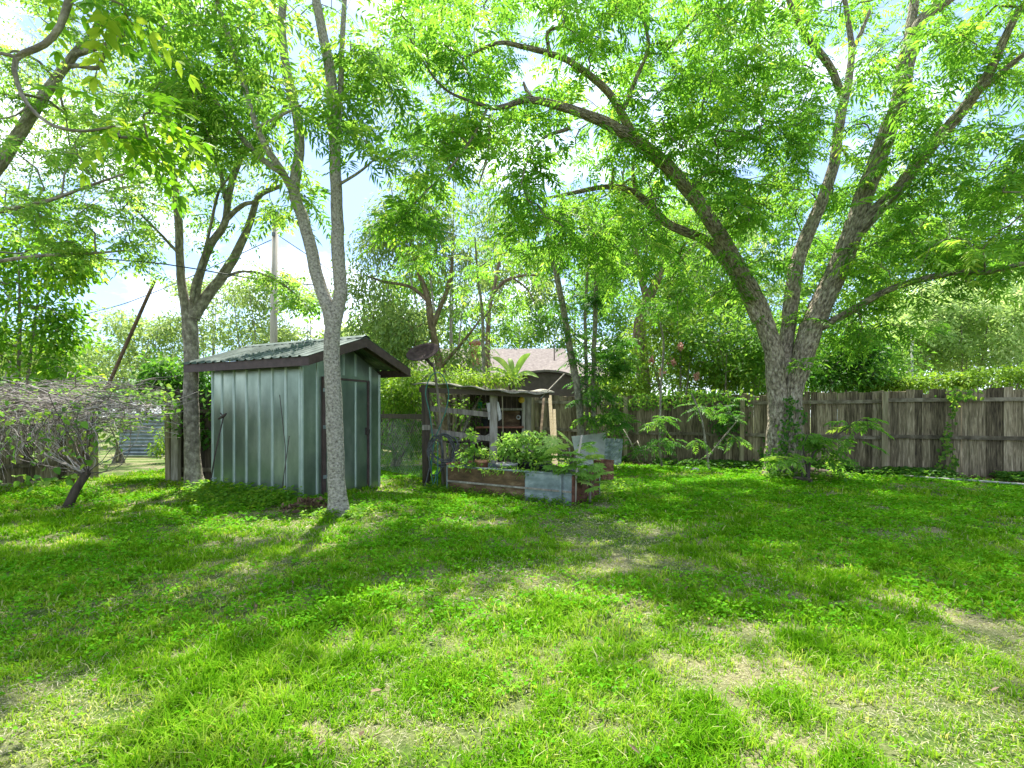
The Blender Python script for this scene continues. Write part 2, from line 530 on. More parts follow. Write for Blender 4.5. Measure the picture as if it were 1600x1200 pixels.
class Acc:
    def __init__(self):
        self.V, self.Q, self.R, self.n = [], [], [], 0

    def add(self, VQ, rnd):
        V, Q = VQ
        self.V.append(V)
        self.Q.append(Q + self.n)
        self.R.append(np.repeat(rnd, len(V) // len(rnd)) if len(rnd) != len(V) else rnd)
        self.n += len(V)

    def build(self, name, mat, parent=None, smooth=False):
        if not self.V:
            return None
        return qmesh(name, np.concatenate(self.V), np.concatenate(self.Q), mat, parent, rnd=np.concatenate(self.R), smooth=smooth)


def rdir(n, r=rng):
    a = r.normal(size=(n, 3))
    return nrm(a)


def pinnate(acc, P, D, N, Lr, k, Ll, Wl, r, six=False, droop=0.35, tint=None):
    """compound leaves: rachis from P along D, k pairs of leaflets and one at the tip"""
    n = len(P)
    N = nrm(N - D * np.sum(N * D, 1, keepdims=True))
    S = np.cross(D, N)
    base = r.random(n) if tint is None else tint
    Lr = np.broadcast_to(Lr, (n,))[:, None]
    lf = leaf6 if six else leaf4
    ts = np.linspace(0.22, 1.0, k)
    for t in ts:
        p = P + D * Lr * t - ZUP * Lr * droop * t * t
        prof = 0.72 + 0.4 * math.sin(math.pi * (0.15 + 0.75 * t))
        for s in (-1, 1):
            d = nrm(S * s * 0.86 + D * (0.38 + 0.25 * t) - ZUP * (0.18 + 0.25 * t) + r.normal(size=(n, 3)) * 0.12)
            nn = nrm(N + r.normal(size=(n, 3)) * 0.28)
            L = Lr[:, 0] / 0.32 * Ll * prof * r.uniform(0.8, 1.15, n)
            acc.add(lf(p, d, nn, L, L * Wl, droop=0.16), np.clip(base + r.normal(size=n) * 0.1, 0, 1))
    p = P + D * Lr - ZUP * Lr * droop
    d = nrm(D - ZUP * 0.7)
    acc.add(lf(p, d, N, Lr[:, 0] / 0.32 * Ll, Lr[:, 0] / 0.32 * Ll * Wl), base)
    # the leaf stalk
    acc.add(leaf4(P, nrm(D - ZUP * droop), N, Lr[:, 0], 0.006, droop=0.0, mid=0.5), base * 0 + 0.9)
# ------------------------------------------------------------------ trees: traced limbs + grown twigs + leaves
def catmull(P, step):
    P = np.asarray(P, float)
    if len(P) < 3:
        n = max(2, int(np.linalg.norm(P[-1, :3] - P[0, :3]) / step) + 1)
        t = np.linspace(0, 1, n)[:, None]
        return P[0] * (1 - t) + P[-1] * t
    E = np.vstack((2 * P[0] - P[1], P, 2 * P[-1] - P[-2]))
    o = []
    for i in range(1, len(E) - 2):
        n = max(2, int(np.linalg.norm(E[i + 1, :3] - E[i, :3]) / step) + 1)
        t = np.linspace(0, 1, n, endpoint=False)[:, None]
        a, b, c, d = E[i - 1], E[i], E[i + 1], E[i + 2]
        o.append(0.5 * ((2 * b) + (c - a) * t + (2 * a - 5 * b + 4 * c - d) * t ** 2 + (3 * b - a - 3 * c + d) * t ** 3))
    o.append(E[-2][None])
    return np.vstack(o)


def tube_np(P, R, k, lump=0.0, seed=0.0):
    P = np.asarray(P, float)
    n = len(P)
    T = nrm(np.gradient(P, axis=0))
    ref = np.cross(T[0], (0.3, 0.9, 0.1))
    ref /= max(np.linalg.norm(ref), 1e-6)
    a = np.linspace(0, 2 * np.pi, k, endpoint=False)
    ca, sa = np.cos(a)[:, None], np.sin(a)[:, None]
    V = np.empty((n, k, 3))
    TCc = np.empty((n, k, 3))
    s = np.concatenate(((0,), np.cumsum(np.linalg.norm(np.diff(P, axis=0), axis=1))))
    r0 = float(np.mean(R))
    for i in range(n):
        ref = ref - T[i] * np.dot(ref, T[i])
        ref /= max(np.linalg.norm(ref), 1e-6)
        b = np.cross(T[i], ref)
        rr = R[i]
        if lump:
            rr = rr * (1 + lump * (fbm(a * 1.3 + seed, np.full(k, s[i] * 1.4 + seed), 3) - 0.5)[:, None] * 2)
        V[i] = P[i] + (ca * ref + sa * b) * rr
        TCc[i] = np.hstack((ca * r0 + seed, sa * r0, np.full((k, 1), s[i])))
    i = np.arange(n - 1)[:, None] * k
    j = np.arange(k)[None]
    j2 = (j + 1) % k
    Q = np.stack((i + j, i + j2, i + k + j2, i + k + j), -1).reshape(-1, 4)
    return V.reshape(-1, 3), Q, TCc.reshape(-1, 3)


GAPS = []   # (px, py, rx, ry): openings in the crowns where the sky shows


def in_gap(A, gaps):
    if len(A) == 0:
        return np.zeros(0, bool)
    Yc = np.maximum(A[:, 1], 0.05)
    px = CX + A[:, 0] / Yc * F
    py = HY - (A[:, 2] - CAMZ) / Yc * F
    hit = np.zeros(len(A), bool)
    for (x, y, rx, ry) in gaps:
        hit |= ((px - x) / rx) ** 2 + ((py - y) / ry) ** 2 < 1
    return hit & (A[:, 1] > 0.3)


# lawn areas (in photo px) that the sun reaches: openings between the crowns
LIT = [(810, 745, 130, 34), (905, 745, 60, 30), (640, 950, 200, 40), (1150, 985, 230, 45), (1250, 900, 110, 14), (350, 820, 70, 8), (960, 870, 80, 16), (800, 1180, 950, 150), (300, 980, 120, 25), (620, 1010, 160, 40), (860, 905, 150, 50), (760, 1000, 250, 60), (820, 1130, 420, 90), (340, 1075, 260, 60), (1330, 1150, 300, 70), (60, 845, 110, 22),
       (620, 733, 40, 18), (1030, 826, 90, 12), (1055, 783, 45, 8), (1390, 772, 60, 5), (1190, 772, 50, 5), (900, 848, 90, 14), (1230, 865, 60, 9),
       (200, 723, 60, 8), (280, 800, 50, 8), (1010, 1000, 110, 25), (1420, 1000, 50, 14)]


def shades_lit(A):
    """does a leaf cluster at A throw its shadow on a lit patch of lawn?"""
    g = A - np.outer(A[:, 2] / SDIR.z, np.array(SDIR))
    return in_gap(np.column_stack((g[:, :2], np.zeros(len(g)))), LIT) & (g[:, 1] > 0.8)


def grow_tree(name, label, cat, limbs, blobs, bark, leafm, spec, group=None, gaps=None, seed=1, twig=0.30, k_big=14, base=None,
              lump=0.10, lit=0.93, reach=3.0, twig_r=0.0032, world=False):
    """limbs: polylines of (px, py, depth, width px); blobs: (px, py, depth, rx, ry, rz, n) crown masses holding n twig tips"""
    r = np.random.default_rng(seed)
    wl = []
    for L in limbs:
        if world:
            P = np.array(L, float)
        else:
            P = np.array([(*W(p[0], p[1], p[2]), p[3] * 0.82 / 2 / F * p[2]) for p in L])
        wl.append(P)
    b0 = wl[0][0, :3] if base is None else np.array(base)
    root = thing(name, label, cat, (b0[0], b0[1], 0.0), group=group)
    TV, TQ, TT, n0 = [], [], [], 0
    nodes, nrad = [], []
    for li, P in enumerate(wl):
        C = catmull(P, 0.12 if P[0, 3] > 0.03 else 0.09)
        R = np.maximum(C[:, 3], 0.004)
        pts = C[:, :3].copy()
        if li > 0 or True:
            wob = 0.22 * R[:, None] * r.normal(size=(len(R), 3))
            wob = np.apply_along_axis(lambda q: np.convolve(np.pad(q, 3, mode='edge'), np.ones(7) / 7, 'valid'), 0, wob) if len(wob) > 7 else wob * 0
            wob[0] = wob[-1] = 0
            pts = pts + wob
        if pts[0, 2] < 0.25:                       # root flare
            R = R * (1 + 0.28 * np.exp(-np.maximum(pts[:, 2], 0) / 0.13))
            pts[0, 2] = min(pts[0, 2], -0.05)
        kk = k_big if R.max() > 0.05 else 8
        V, Q, T = tube_np(pts, R, kk, lump if R.max() > 0.03 else 0.0, seed=li * 3.7 + seed)
        TV.append(V)
        TQ.append(Q + n0)
        TT.append(T)
        n0 += len(V)
        nodes.append(pts)
        nrad.append(R)
    # ---- twig tips
    A = []
    for b in blobs:
        px, py, Y, rx, ry, rz, n = b[:7]
        n = max(3, int(n * spec.get('dens', 1.0)))
        c = np.array((px, py, Y)) if world else W(px, py, Y)
        u = rdir(n, r) * (r.random((n, 1)) ** (1 / 2.4)) * 1.15
        A.append(c + u * np.array((rx, ry, rz)))
    A = np.concatenate(A) if A else np.zeros((0, 3))
    A = A[A[:, 2] > 0.25]
    A = A[~in_gap(A, GAPS if gaps is None else gaps)]
    if lit:
        A = A[~(shades_lit(A) & (r.random(len(A)) < lit))]
        g_ = A - np.outer(A[:, 2] / SDIR.z, np.array(SDIR))          # looser crown over the open lawn
        A = A[~((fbm(g_[:, 0] * 1.6, g_[:, 1] * 1.6 + 50, 2) > .56) & (g_[:, 1] > 3) & (g_[:, 1] < 10) & (r.random(len(A)) < .55))]
    # masses of leaves keep behind the big limbs, which stay bare towards the yard
    if spec.get('bare', True) and len(A):
        LP = np.concatenate([q[::2] for q, R_ in zip(nodes, nrad) if R_.max() > 0.055] or [np.zeros((0, 3))])
        LP = LP[LP[:, 1] > 1.0]
        if len(LP):
            ax_, az_ = A[:, 0] / np.maximum(A[:, 1], .1) * F, A[:, 2] / np.maximum(A[:, 1], .1) * F
            az_ = (A[:, 2] - CAMZ) / np.maximum(A[:, 1], .1) * F
            lx_, lz_ = LP[:, 0] / LP[:, 1] * F, (LP[:, 2] - CAMZ) / LP[:, 1] * F
            dd = np.hypot(ax_[:, None] - lx_[None], (az_[:, None] - 10) - lz_[None])
            j = np.argmin(dd, 1)
            A = A[~((dd[np.arange(len(A)), j] < spec.get('bare', 26)) & (A[:, 1] < LP[j, 1] + .2) & (r.random(len(A)) < .82))]
    N = np.concatenate(nodes)
    NR = np.concatenate(nrad)
    if spec.get('high', True):                      # twigs do not start on the lower trunk
        ok = N[:, 2] > spec.get('zmin', 1.6)
        if ok.sum() > 3:
            N, NR = N[ok], NR[ok]
    nl = len(N)
    par = [-1] * nl
    cap = 60000
    buf = np.zeros((cap, 3))
    buf[:nl] = N
    cnt = nl
    d0 = np.array([np.min(np.sum((N - a) ** 2, 1)) for a in A]) if len(A) else np.zeros(0)
    paths = []
    for ai in np.argsort(d0):
        a = A[ai]
        dd = np.linalg.norm(buf[:cnt] - a, axis=1)
        dd[:nl] *= 0.85
        p = int(np.argmin(dd))
        dist = float(np.linalg.norm(buf[p] - a))
        m = max(2, int(dist / twig) + 1)
        t = np.linspace(0, 1, m + 1)[1:, None]
        pt = buf[p] * (1 - t) + a * t
        bow = r.normal(size=3) * dist * 0.09
        bow[2] += dist * 0.10
        pt = pt + np.sin(np.pi * t) * bow + r.normal(size=(m, 3)) * dist * 0.018
        if cnt + m >= cap:
            break
        idx = list(range(cnt, cnt + m))
        buf[cnt:cnt + m] = pt
        par += [p] + idx[:-1]
        cnt += m
        paths.append((p, idx))
    c = np.zeros(cnt)
    for (p, idx) in paths:
        c[idx[-1]] += 1
    for i in range(cnt - 1, nl - 1, -1):
        if par[i] >= 0:
            c[par[i]] += c[i]
    rad = twig_r * np.sqrt(np.maximum(c, 1)) + 0.001
    tipP, tipD = [], []
    for (p, idx) in paths:
        pts = np.vstack((buf[p][None], buf[idx]))
        rr = np.concatenate(((rad[idx[0]],), rad[idx]))
        if p < nl:
            rr = np.minimum(rr, max(0.01, NR[p] * 0.8))
        V, Q, T = tube_np(pts, rr, 5 if rr[0] > 0.012 else 4)
        TV.append(V)
        TQ.append(Q + n0)
        TT.append(T)
        n0 += len(V)
        tipP.append(pts[-1])
        d = pts[-1] - pts[max(-3, -len(pts))]
        tipD.append(d)
    qmesh("trunk", np.concatenate(TV), np.concatenate(TQ), bark, root, tc=np.concatenate(TT), smooth=True)
    if tipP:
        foliage(root, np.array(tipP), nrm(np.array(tipD)), leafm, spec, r)
    return root


def foliage(root, P, D, leafm, spec, r, name="crown"):
    acc = Acc()
    n = len(P)
    kind = spec['kind']
    m = spec['n']
    if kind == 'pinnate':
        clump = r.random(n)
        for j in range(m):
            back = r.uniform(0.0, spec.get('along', 0.38), n)[:, None]
            p = P - D * back + r.normal(size=(n, 3)) * 0.02
            az = j * 2.4 + r.random(n) * 1.2
            H = np.column_stack((np.cos(az), np.sin(az), np.zeros(n)))
            H = nrm(H + r.normal(size=(n, 3)) * 0.15)
            d = nrm(H * 0.9 + D * 0.55 + ZUP * r.uniform(-0.30, 0.28, n)[:, None])
            up = nrm(ZUP + r.normal(size=(n, 3)) * 0.35)
            pinnate(acc, p, d, up, spec['L'] * r.uniform(0.7, 1.15, n), spec['k'], spec['l'], spec.get('w', 0.30), r,
                    six=spec.get('six', False), droop=spec.get('droop', 0.35), tint=np.clip(clump * 0.5 + r.random(n) * 0.5, 0, 1))
    else:
        R = spec['R']
        clump = r.random(n)
        for j in range(m):
            u = rdir(n, r) * (r.random((n, 1)) ** 0.45) * R
            u[:, 2] *= spec.get('flat', 0.7)
            p = P + u
            d = nrm(u / R + D * 0.3 + r.normal(size=(n, 3)) * 0.5 - ZUP * spec.get('hang', 0.25))
            nn = nrm(ZUP * spec.get('up', 1.0) + r.normal(size=(n, 3)) * 0.6)
            nn = nrm(nn - d * np.sum(nn * d, 1, keepdims=True))
            L = spec['l'] * r.uniform(0.6, 1.25, n)
            acc.add((leaf6 if spec.get('six') else leaf4)(p, d, nn, L, L * spec.get('w', 0.5), droop=0.15), np.clip(clump * 0.55 + r.random(n) * 0.45, 0, 1))
    return acc.build(name, leafm, root)


GAPS += [(590, 265, 34, 78), (565, 330, 22, 60), (505, 380, 22, 40), (165, 455, 52, 34), (215, 470, 34, 30), (150, 500, 40, 18), (700, 125, 26, 26), (655, 150, 24, 22), (745, 260, 30, 34),
         (30, 30, 40, 26), (75, 75, 34, 22), (430, 395, 30, 34), (475, 365, 18, 34), (1320, 95, 16, 26), (1345, 215, 16, 20), (1485, 320, 22, 20), (700, 330, 26, 24), (770, 240, 14, 22),
         (210, 100, 22, 14), (115, 205, 18, 10), (545, 480, 12, 26), (260, 350, 18, 30), (780, 310, 16, 14), (905, 265, 14, 10), (130, 265, 22, 14), (680, 60, 14, 12)]

PEC = dict(kind='pinnate', dens=1.3, n=5, L=0.44, k=6, l=0.112, w=0.27, droop=0.34, along=0.7)
# ---- the big pecan at the fence
Yp = 11.6
grow_tree("pecan_tree", "massive forked pecan tree with flaky bark and arching limbs before the plank fence", "tree", [
    [(1217, 748, Yp, 48), (1216, 690, Yp, 40), (1214, 640, Yp, 37), (1211, 590, Yp, 36), (1204, 540, Yp, 34), (1186, 482, Yp, 32), (1150, 412, Yp - .3, 29), (1115, 352, Yp - .6, 27), (1080, 303, Yp - .9, 26), (1035, 254, Yp - 1.3, 25), (990, 219, Yp - 1.7, 24), (947, 191, Yp - 2.1, 21), (900, 173, Yp - 2.5, 17), (858, 161, Yp - 2.8, 15), (821, 156, Yp - 3.0, 12), (779, 168, Yp - 3.2, 9), (750, 163, Yp - 3.4, 7), (690, 135, Yp - 3.5, 4), (640, 60, Yp - 3.6, 3)],
    [(1239, 750, Yp - .05, 44), (1238, 700, Yp - .05, 36), (1237, 640, Yp - .1, 34), (1244, 590, Yp - .1, 36), (1270, 520, Yp - .2, 42), (1300, 440, Yp - .3, 39), (1335, 362, Yp - .4, 37), (1352, 305, Yp - .5, 33), (1380, 230, Yp - .6, 31), (1405, 150, Yp - .7, 29), (1420, 85, Yp - .8, 29), (1440, 30, Yp - .8, 22), (1500, -15, Yp - .9, 16), (1560, -80, Yp - .9, 10)],
    [(1420, 80, Yp - .8, 22), (1425, 30, Yp - .7, 17), (1432, -30, Yp - .6, 14), (1440, -120, Yp - .5, 8)],
    [(1335, 368, Yp - .4, 26), (1370, 328, Yp - .7, 24), (1410, 290, Yp - 1.1, 23), (1460, 222, Yp - 1.6, 22), (1510, 165, Yp - 2.0, 20), (1542, 120, Yp - 2.3, 17), (1570, 60, Yp - 2.6, 14), (1605, 0, Yp - 2.8, 11), (1650, -60, Yp - 3, 7)],
    [(1530, 140, Yp - 2.2, 13), (1575, 105, Yp - 2.5, 11), (1640, 55, Yp - 2.9, 8)],
    [(1224, 640, Yp + .05, 28), (1226, 570, Yp + .1, 28), (1232, 520, Yp + .2, 27), (1237, 470, Yp + .3, 27), (1245, 410, Yp + .4, 26), (1266, 350, Yp + .5, 24), (1286, 308, Yp + .6, 21), (1302, 258, Yp + .7, 19), (1315, 180, Yp + .8, 17), (1325, 130, Yp + .9, 14), (1331, 70, Yp + 1, 11), (1320, 0, Yp + 1, 8), (1310, -80, Yp + 1, 5)],
    [(1315, 150, Yp + .8, 14), (1298, 108, Yp + .6, 13), (1262, 60, Yp + .3, 12), (1242, 22, Yp, 10), (1222, -25, Yp - .2, 7)],
    [(1330, 85, Yp + .9, 9), (1345, 50, Yp + .8, 7), (1362, 10, Yp + .7, 5)],
    [(989, 214, Yp - 1.7, 17), (970, 173, Yp - 1.9, 15), (943, 135, Yp - 2.2, 14), (896, 100, Yp - 2.5, 12), (859, 84, Yp - 2.7, 11), (812, 72, Yp - 3, 9), (775, 68, Yp - 3.2, 7), (723, 91, Yp - 3.4, 4)],
    [(859, 84, Yp - 2.7, 8), (855, 50, Yp - 2.9, 7), (878, 40, Yp - 3, 6), (880, 20, Yp - 3, 6), (845, 16, Yp - 3.2, 5), (830, -10, Yp - 3.3, 4)],
    [(1186, 500, Yp, 24), (1150, 432, Yp + .1, 20), (1120, 392, Yp + .1, 18), (1097, 373, Yp, 17), (1045, 350, Yp - .2, 16), (1008, 313, Yp - .4, 14), (980, 296, Yp - .6, 12), (947, 292, Yp - .8, 10), (887, 303, Yp - 1, 7), (850, 310, Yp - 1.1, 4)],
    [(1000, 310, Yp - .4, 9), (990, 280, Yp - .4, 7), (992, 250, Yp - .4, 5), (1015, 245, Yp - .4, 3)],
    [(956, 292, Yp - .8, 7), (958, 270, Yp - .8, 6), (955, 250, Yp - .9, 4)],
    [(1282, 512, Yp - .2, 15), (1327, 487, Yp - .7, 14), (1383, 455, Yp - 1.4, 12), (1448, 434, Yp - 2, 12), (1495, 424, Yp - 2.4, 11), (1540, 425, Yp - 2.7, 10), (1600, 412, Yp - 3.1, 8), (1680, 400, Yp - 3.4, 6)],
    [(975, 170, Yp - 1.9, 9), (994, 121, Yp - 2, 8), (1013, 70, Yp - 2.1, 7), (1000, 10, Yp - 2.2, 5), (990, -40, Yp - 2.2, 4)],
    [(760, 172, Yp - 3.3, 6), (735, 220, Yp - 3.6, 5), (700, 265, Yp - 3.8, 4), (655, 310, Yp - 4, 3.5), (622, 348, Yp - 4.1, 3)],
    [(765, 180, Yp - 3.3, 5), (762, 240, Yp - 3.5, 4), (748, 290, Yp - 3.6, 3)],
    [(890, 200, Yp - 2.4, 8), (850, 215, Yp - 2.6, 6), (825, 250, Yp - 2.8, 4), (815, 285, Yp - 2.9, 3)],
    [(830, 152, Yp - 3, 8), (822, 140, Yp - 3, 7), (818, 128, Yp - 3, 4)],
], [
    (700, 50, 8.2, 1.2, 1.2, .8, 36), (690, 235, 8, .9, .9, .7, 26), (622, 350, 7.5, .34, .4, .34, 12), (730, 150, 8.1, .6, .9, .7, 20),
    (800, 80, 8.4, 1.3, 1.5, .9, 60), (800, 265, 9.3, 1.1, 1.3, .9, 56), (950, 60, 8.8, 1.4, 1.6, 1.1, 72), (960, 240, 10.2, 1.3, 1.5, 1.0, 64),
    (880, 350, 9.9, 1.5, 1.3, .8, 62), (1000, 410, 10.6, 1.2, 1.2, .7, 40), (1080, 110, 9.5, 1.5, 1.8, 1.3, 84), (1080, 320, 10.5, 1.4, 1.5, 1.2, 74), (1140, 460, 11.2, 1.3, 1.2, .9, 46),
    (1230, 60, 10, 1.6, 2, 1.3, 84), (1200, 240, 11, 1.5, 1.7, 1.3, 74), (1400, 110, 9.8, 1.6, 2, 1.4, 74), (1545, 70, 9, 1.4, 1.8, 1.3, 64),
    (1420, 300, 10.2, 1.4, 1.7, 1.2, 66), (1560, 300, 9.2, 1.2, 1.6, 1.2, 64), (1510, 410, 9.2, 1.4, 1.3, .6, 46), (1330, 440, 11.3, 1.2, 1.2, .7, 36), (1390, 520, 11.0, 1.0, .8, .45, 26),
    (1262, 500, 11.3, .5, .4, .35, 12), (1250, 570, 11.0, .35, .35, .25, 8),
    (1080, -170, 9.6, 3.6, 3.0, 1.3, 56), (1450, -160, 9.4, 3, 3, 1.3, 42), (790, -120, 8.6, 1.9, 2, 1.0, 22), (1250, -420, 10.5, 4, 3, 1.6, 22)]
    + [(x, y, 12.6 + 1.2 * ((i * 7 + j * 3) % 5) / 4, .85, .7, .62, 10) for i, x in enumerate(range(660, 1640, 100)) for j, y in enumerate((20, 115, 210, 305, 395))]
    + [(x, y, 9.2 + .8 * ((i * 5 + j * 3) % 4) / 3, .9, .9, .6, 5) for i, x in enumerate(range(650, 1640, 110)) for j, y in enumerate((10, 110, 210, 310))],
    "pecan_bark", "pecan_leaf", PEC, seed=11, k_big=18, lit=.75)

# ---- the twin-stemmed tree before the shed
Yf = 7.2
ASH = dict(kind='pinnate', dens=1.15, n=5, L=0.46, k=7, l=0.102, w=0.26, droop=0.42, along=0.6, bare=36)
grow_tree("twin_stem_tree", "slender speckled grey tree parting in two stems, standing before the shed door", "tree", [
    [(528, 806, Yf, 38), (526, 760, Yf, 33), (523, 690, Yf, 31), (521, 620, Yf, 30), (519, 560, Yf, 29), (521, 510, Yf, 29), (531, 470, Yf, 25), (533, 440, Yf, 24), (529, 390, Yf, 24), (527, 330, Yf, 22), (524, 250, Yf, 21), (520, 190, Yf, 21), (517, 120, Yf, 20), (504, 50, Yf, 18), (494, -10, Yf, 16), (480, -120, Yf + .1, 12), (470, -260, Yf + .2, 7)],
    [(525, 215, Yf, 13), (531, 150, Yf + .1, 11), (534, 80, Yf + .2, 10), (538, 0, Yf + .3, 9), (545, -120, Yf + .4, 5)],
    [(519, 520, Yf, 25), (511, 480, Yf, 24), (498, 440, Yf + .05, 24), (484, 385, Yf + .1, 23), (470, 330, Yf + .15, 22), (460, 295, Yf + .15, 21), (467, 240, Yf + .2, 19), (466, 190, Yf + .2, 18), (452, 130, Yf + .3, 16), (443, 80, Yf + .3, 15), (440, 30, Yf + .3, 14), (446, -40, Yf + .3, 11), (440, -150, Yf + .4, 6)],
    [(458, 300, Yf + .15, 15), (438, 262, Yf, 13), (415, 228, Yf - .1, 12), (395, 180, Yf - .2, 11), (375, 110, Yf - .3, 10), (352, 40, Yf - .4, 9), (335, -10, Yf - .5, 8), (310, -90, Yf - .6, 5)],
    [(440, 270, Yf, 12), (400, 240, Yf + .2, 11), (362, 195, Yf + .3, 10), (330, 150, Yf + .4, 10), (300, 108, Yf + .5, 9), (262, 52, Yf + .6, 8), (222, -2, Yf + .7, 7), (170, -70, Yf + .8, 4)],
    [(400, 200, Yf - .2, 6), (440, 180, Yf - .4, 5), (470, 165, Yf - .6, 4)],
    [(527, 290, Yf, 6), (560, 270, Yf - .3, 5), (590, 245, Yf - .6, 3)],
], [
    (455, 90, 6.9, 1.0, 1.2, .7, 46), (340, 60, 7, 1.0, 1.2, .8, 40), (560, 60, 7.0, .7, 1, .7, 30), (505, 190, 6.7, .7, .6, .5, 26), (585, 215, 6.6, .42, .6, .35, 16),
    (620, 250, 6.6, .3, .4, .3, 8), (390, 180, 7.1, .7, .9, .6, 26), (280, 170, 7.3, .8, .8, .6, 22), (545, 235, 7.3, .3, .4, .4, 8),
    (620, 110, 7, .5, .7, .6, 18), (430, 290, 7.4, .4, .5, .4, 9), (225, 30, 7.6, .8, .9, .7, 24),
    (450, -140, 6.8, 2.4, 2.6, 1.1, 44), (300, -160, 6.4, 1.8, 2.2, 1.0, 26), (520, -330, 6.8, 2.2, 2.2, 1.2, 14)],
    "grey_bark", "ash_leaf", ASH, seed=21, k_big=18, lump=0.07)

# ---- the tree at the shed's back corner
Yl = 9.6
LFT = dict(kind='pinnate', dens=1.7, n=5, L=0.32, k=5, l=0.105, w=0.38, droop=0.35, along=0.4)
grow_tree("forked_tree", "dark grey tree forking low into several stems, rooted beside the shed's far corner", "tree", [
    [(305, 768, Yl, 34), (302, 720, Yl, 28), (300, 640, Yl, 26), (298, 560, Yl, 25), (297, 510, Yl, 27), (291, 485, Yl, 18), (283, 430, Yl, 15), (279, 354, Yl, 14), (274, 310, Yl, 13), (270, 262, Yl + .2, 11), (264, 200, Yl + .3, 9), (256, 120, Yl + .4, 7), (250, 30, Yl + .5, 4)],
    [(299, 500, Yl, 20), (303, 465, Yl, 17), (310, 433, Yl - .1, 15), (329, 383, Yl - .2, 14), (350, 350, Yl - .3, 13), (358, 300, Yl - .3, 12), (372, 255, Yl - .3, 11), (396, 222, Yl - .3, 10), (437, 183, Yl - .4, 8), (460, 120, Yl - .5, 5)],
    [(303, 498, Yl, 22), (322, 465, Yl + .1, 20), (346, 433, Yl + .2, 18), (368, 396, Yl + .2, 16), (387, 354, Yl + .2, 13), (402, 310, Yl + .2, 11), (420, 297, Yl + .2, 9), (440, 290, Yl + .2, 7)],
    [(352, 345, Yl - .3, 9), (368, 328, Yl - .4, 9), (385, 318, Yl - .5, 8), (402, 316, Yl - .5, 6)],
    [(352, 310, Yl - .3, 9), (345, 270, Yl - .2, 8), (330, 225, Yl - .1, 7), (325, 150, Yl, 5)],
    [(300, 480, Yl, 9), (302, 445, Yl - .2, 7), (318, 400, Yl - .3, 6), (330, 350, Yl - .4, 5), (342, 300, Yl - .5, 5), (368, 260, Yl - .6, 4), (366, 220, Yl - .7, 4), (352, 190, Yl - .7, 3)],
    [(346, 436, Yl + .1, 7), (380, 424, Yl, 5), (420, 432, Yl - .1, 4), (460, 458, Yl - .2, 3), (492, 496, Yl - .3, 2)],
    [(283, 400, Yl, 6), (255, 370, Yl - .3, 5), (225, 340, Yl - .6, 4), (195, 310, Yl - .8, 3)],
], [
    (330, 130, 9.6, 1.4, 1.5, 1.0, 44), (270, 230, 9.4, 1.2, 1.2, .9, 34), (400, 190, 9.4, 1.1, 1.2, .9, 34), (300, 300, 9.4, .9, 1, .6, 22), (400, 290, 9.3, .6, .9, .5, 14),
    (210, 330, 9.0, .8, .8, .6, 20), (215, 410, 9.2, .7, .6, .35, 14), (350, 390, 9.2, .7, .7, .4, 14), (440, 330, 9.8, .5, .5, .5, 10), (430, 432, 9.5, .4, .3, .12, 6), (470, 465, 9.4, .3, .3, .18, 7),
    (200, 200, 9.2, 1.0, 1.2, .9, 26), (350, -60, 9.4, 2.4, 2.2, 1.2, 34), (250, 60, 9.4, 1.1, 1.4, .9, 26)],
    "dark_bark", "small_leaf", LFT, seed=31, lump=0.08)

# ---- leaning tree whose foot is outside the picture
Yo = 7.6
SML = dict(kind='pinnate', dens=1.8, n=6, L=0.24, k=5, l=0.085, w=0.5, droop=0.3, along=0.35)
grow_tree("leaning_tree", "leaning rough trunk slanting up past small round leaves beside the vine tangle", "tree", [
    [(-330, 795, Yo, 32), (-240, 640, Yo, 27), (-110, 430, Yo, 24), (0, 256, Yo, 21), (43, 190, Yo, 20), (82, 130, Yo, 17), (117, 84, Yo, 14), (141, 58, Yo, 12), (152, 38, Yo, 10), (160, -10, Yo, 6)],
    [(120, 84, Yo, 12), (145, 76, Yo - .1, 10), (173, 66, Yo - .2, 9), (210, 40, Yo - .3, 5)],
    [(100, 105, Yo, 9), (120, 102, Yo, 8), (152, 106, Yo, 8), (163, 85, Yo, 7), (175, 72, Yo, 5)],
    [(-60, 350, Yo, 12), (0, 330, Yo - .4, 9), (70, 315, Yo - .8, 7), (140, 290, Yo - 1.1, 5), (200, 270, Yo - 1.4, 3)],
    [(-120, 440, Yo, 10), (-30, 415, Yo - .2, 8), (60, 400, Yo - .3, 6), (150, 395, Yo - .4, 5), (210, 390, Yo - .4, 3)],
], [
    (60, 30, 7.4, 1.1, 1.2, .7, 36), (40, 220, 7.2, 1.0, 1.2, .7, 34), (120, 170, 7.4, .8, .9, .6, 26), (60, 320, 7.0, .9, 1.0, .6, 34), (170, 260, 7.0, .8, .9, .5, 28), (200, 380, 7.2, .5, .6, .35, 18),
    (130, 360, 7.2, .7, .7, .4, 24), (200, 60, 7.4, .6, .9, .7, 20), (20, 140, 7.2, .6, .8, .5, 20), (-100, 0, 7, 2.0, 2.2, 1.4, 26), (60, -160, 7, 2.2, 2.0, 1.2, 20), (235, 430, 7.4, .3, .3, .2, 8)],
    "dark_bark", "small_leaf", SML, seed=41)

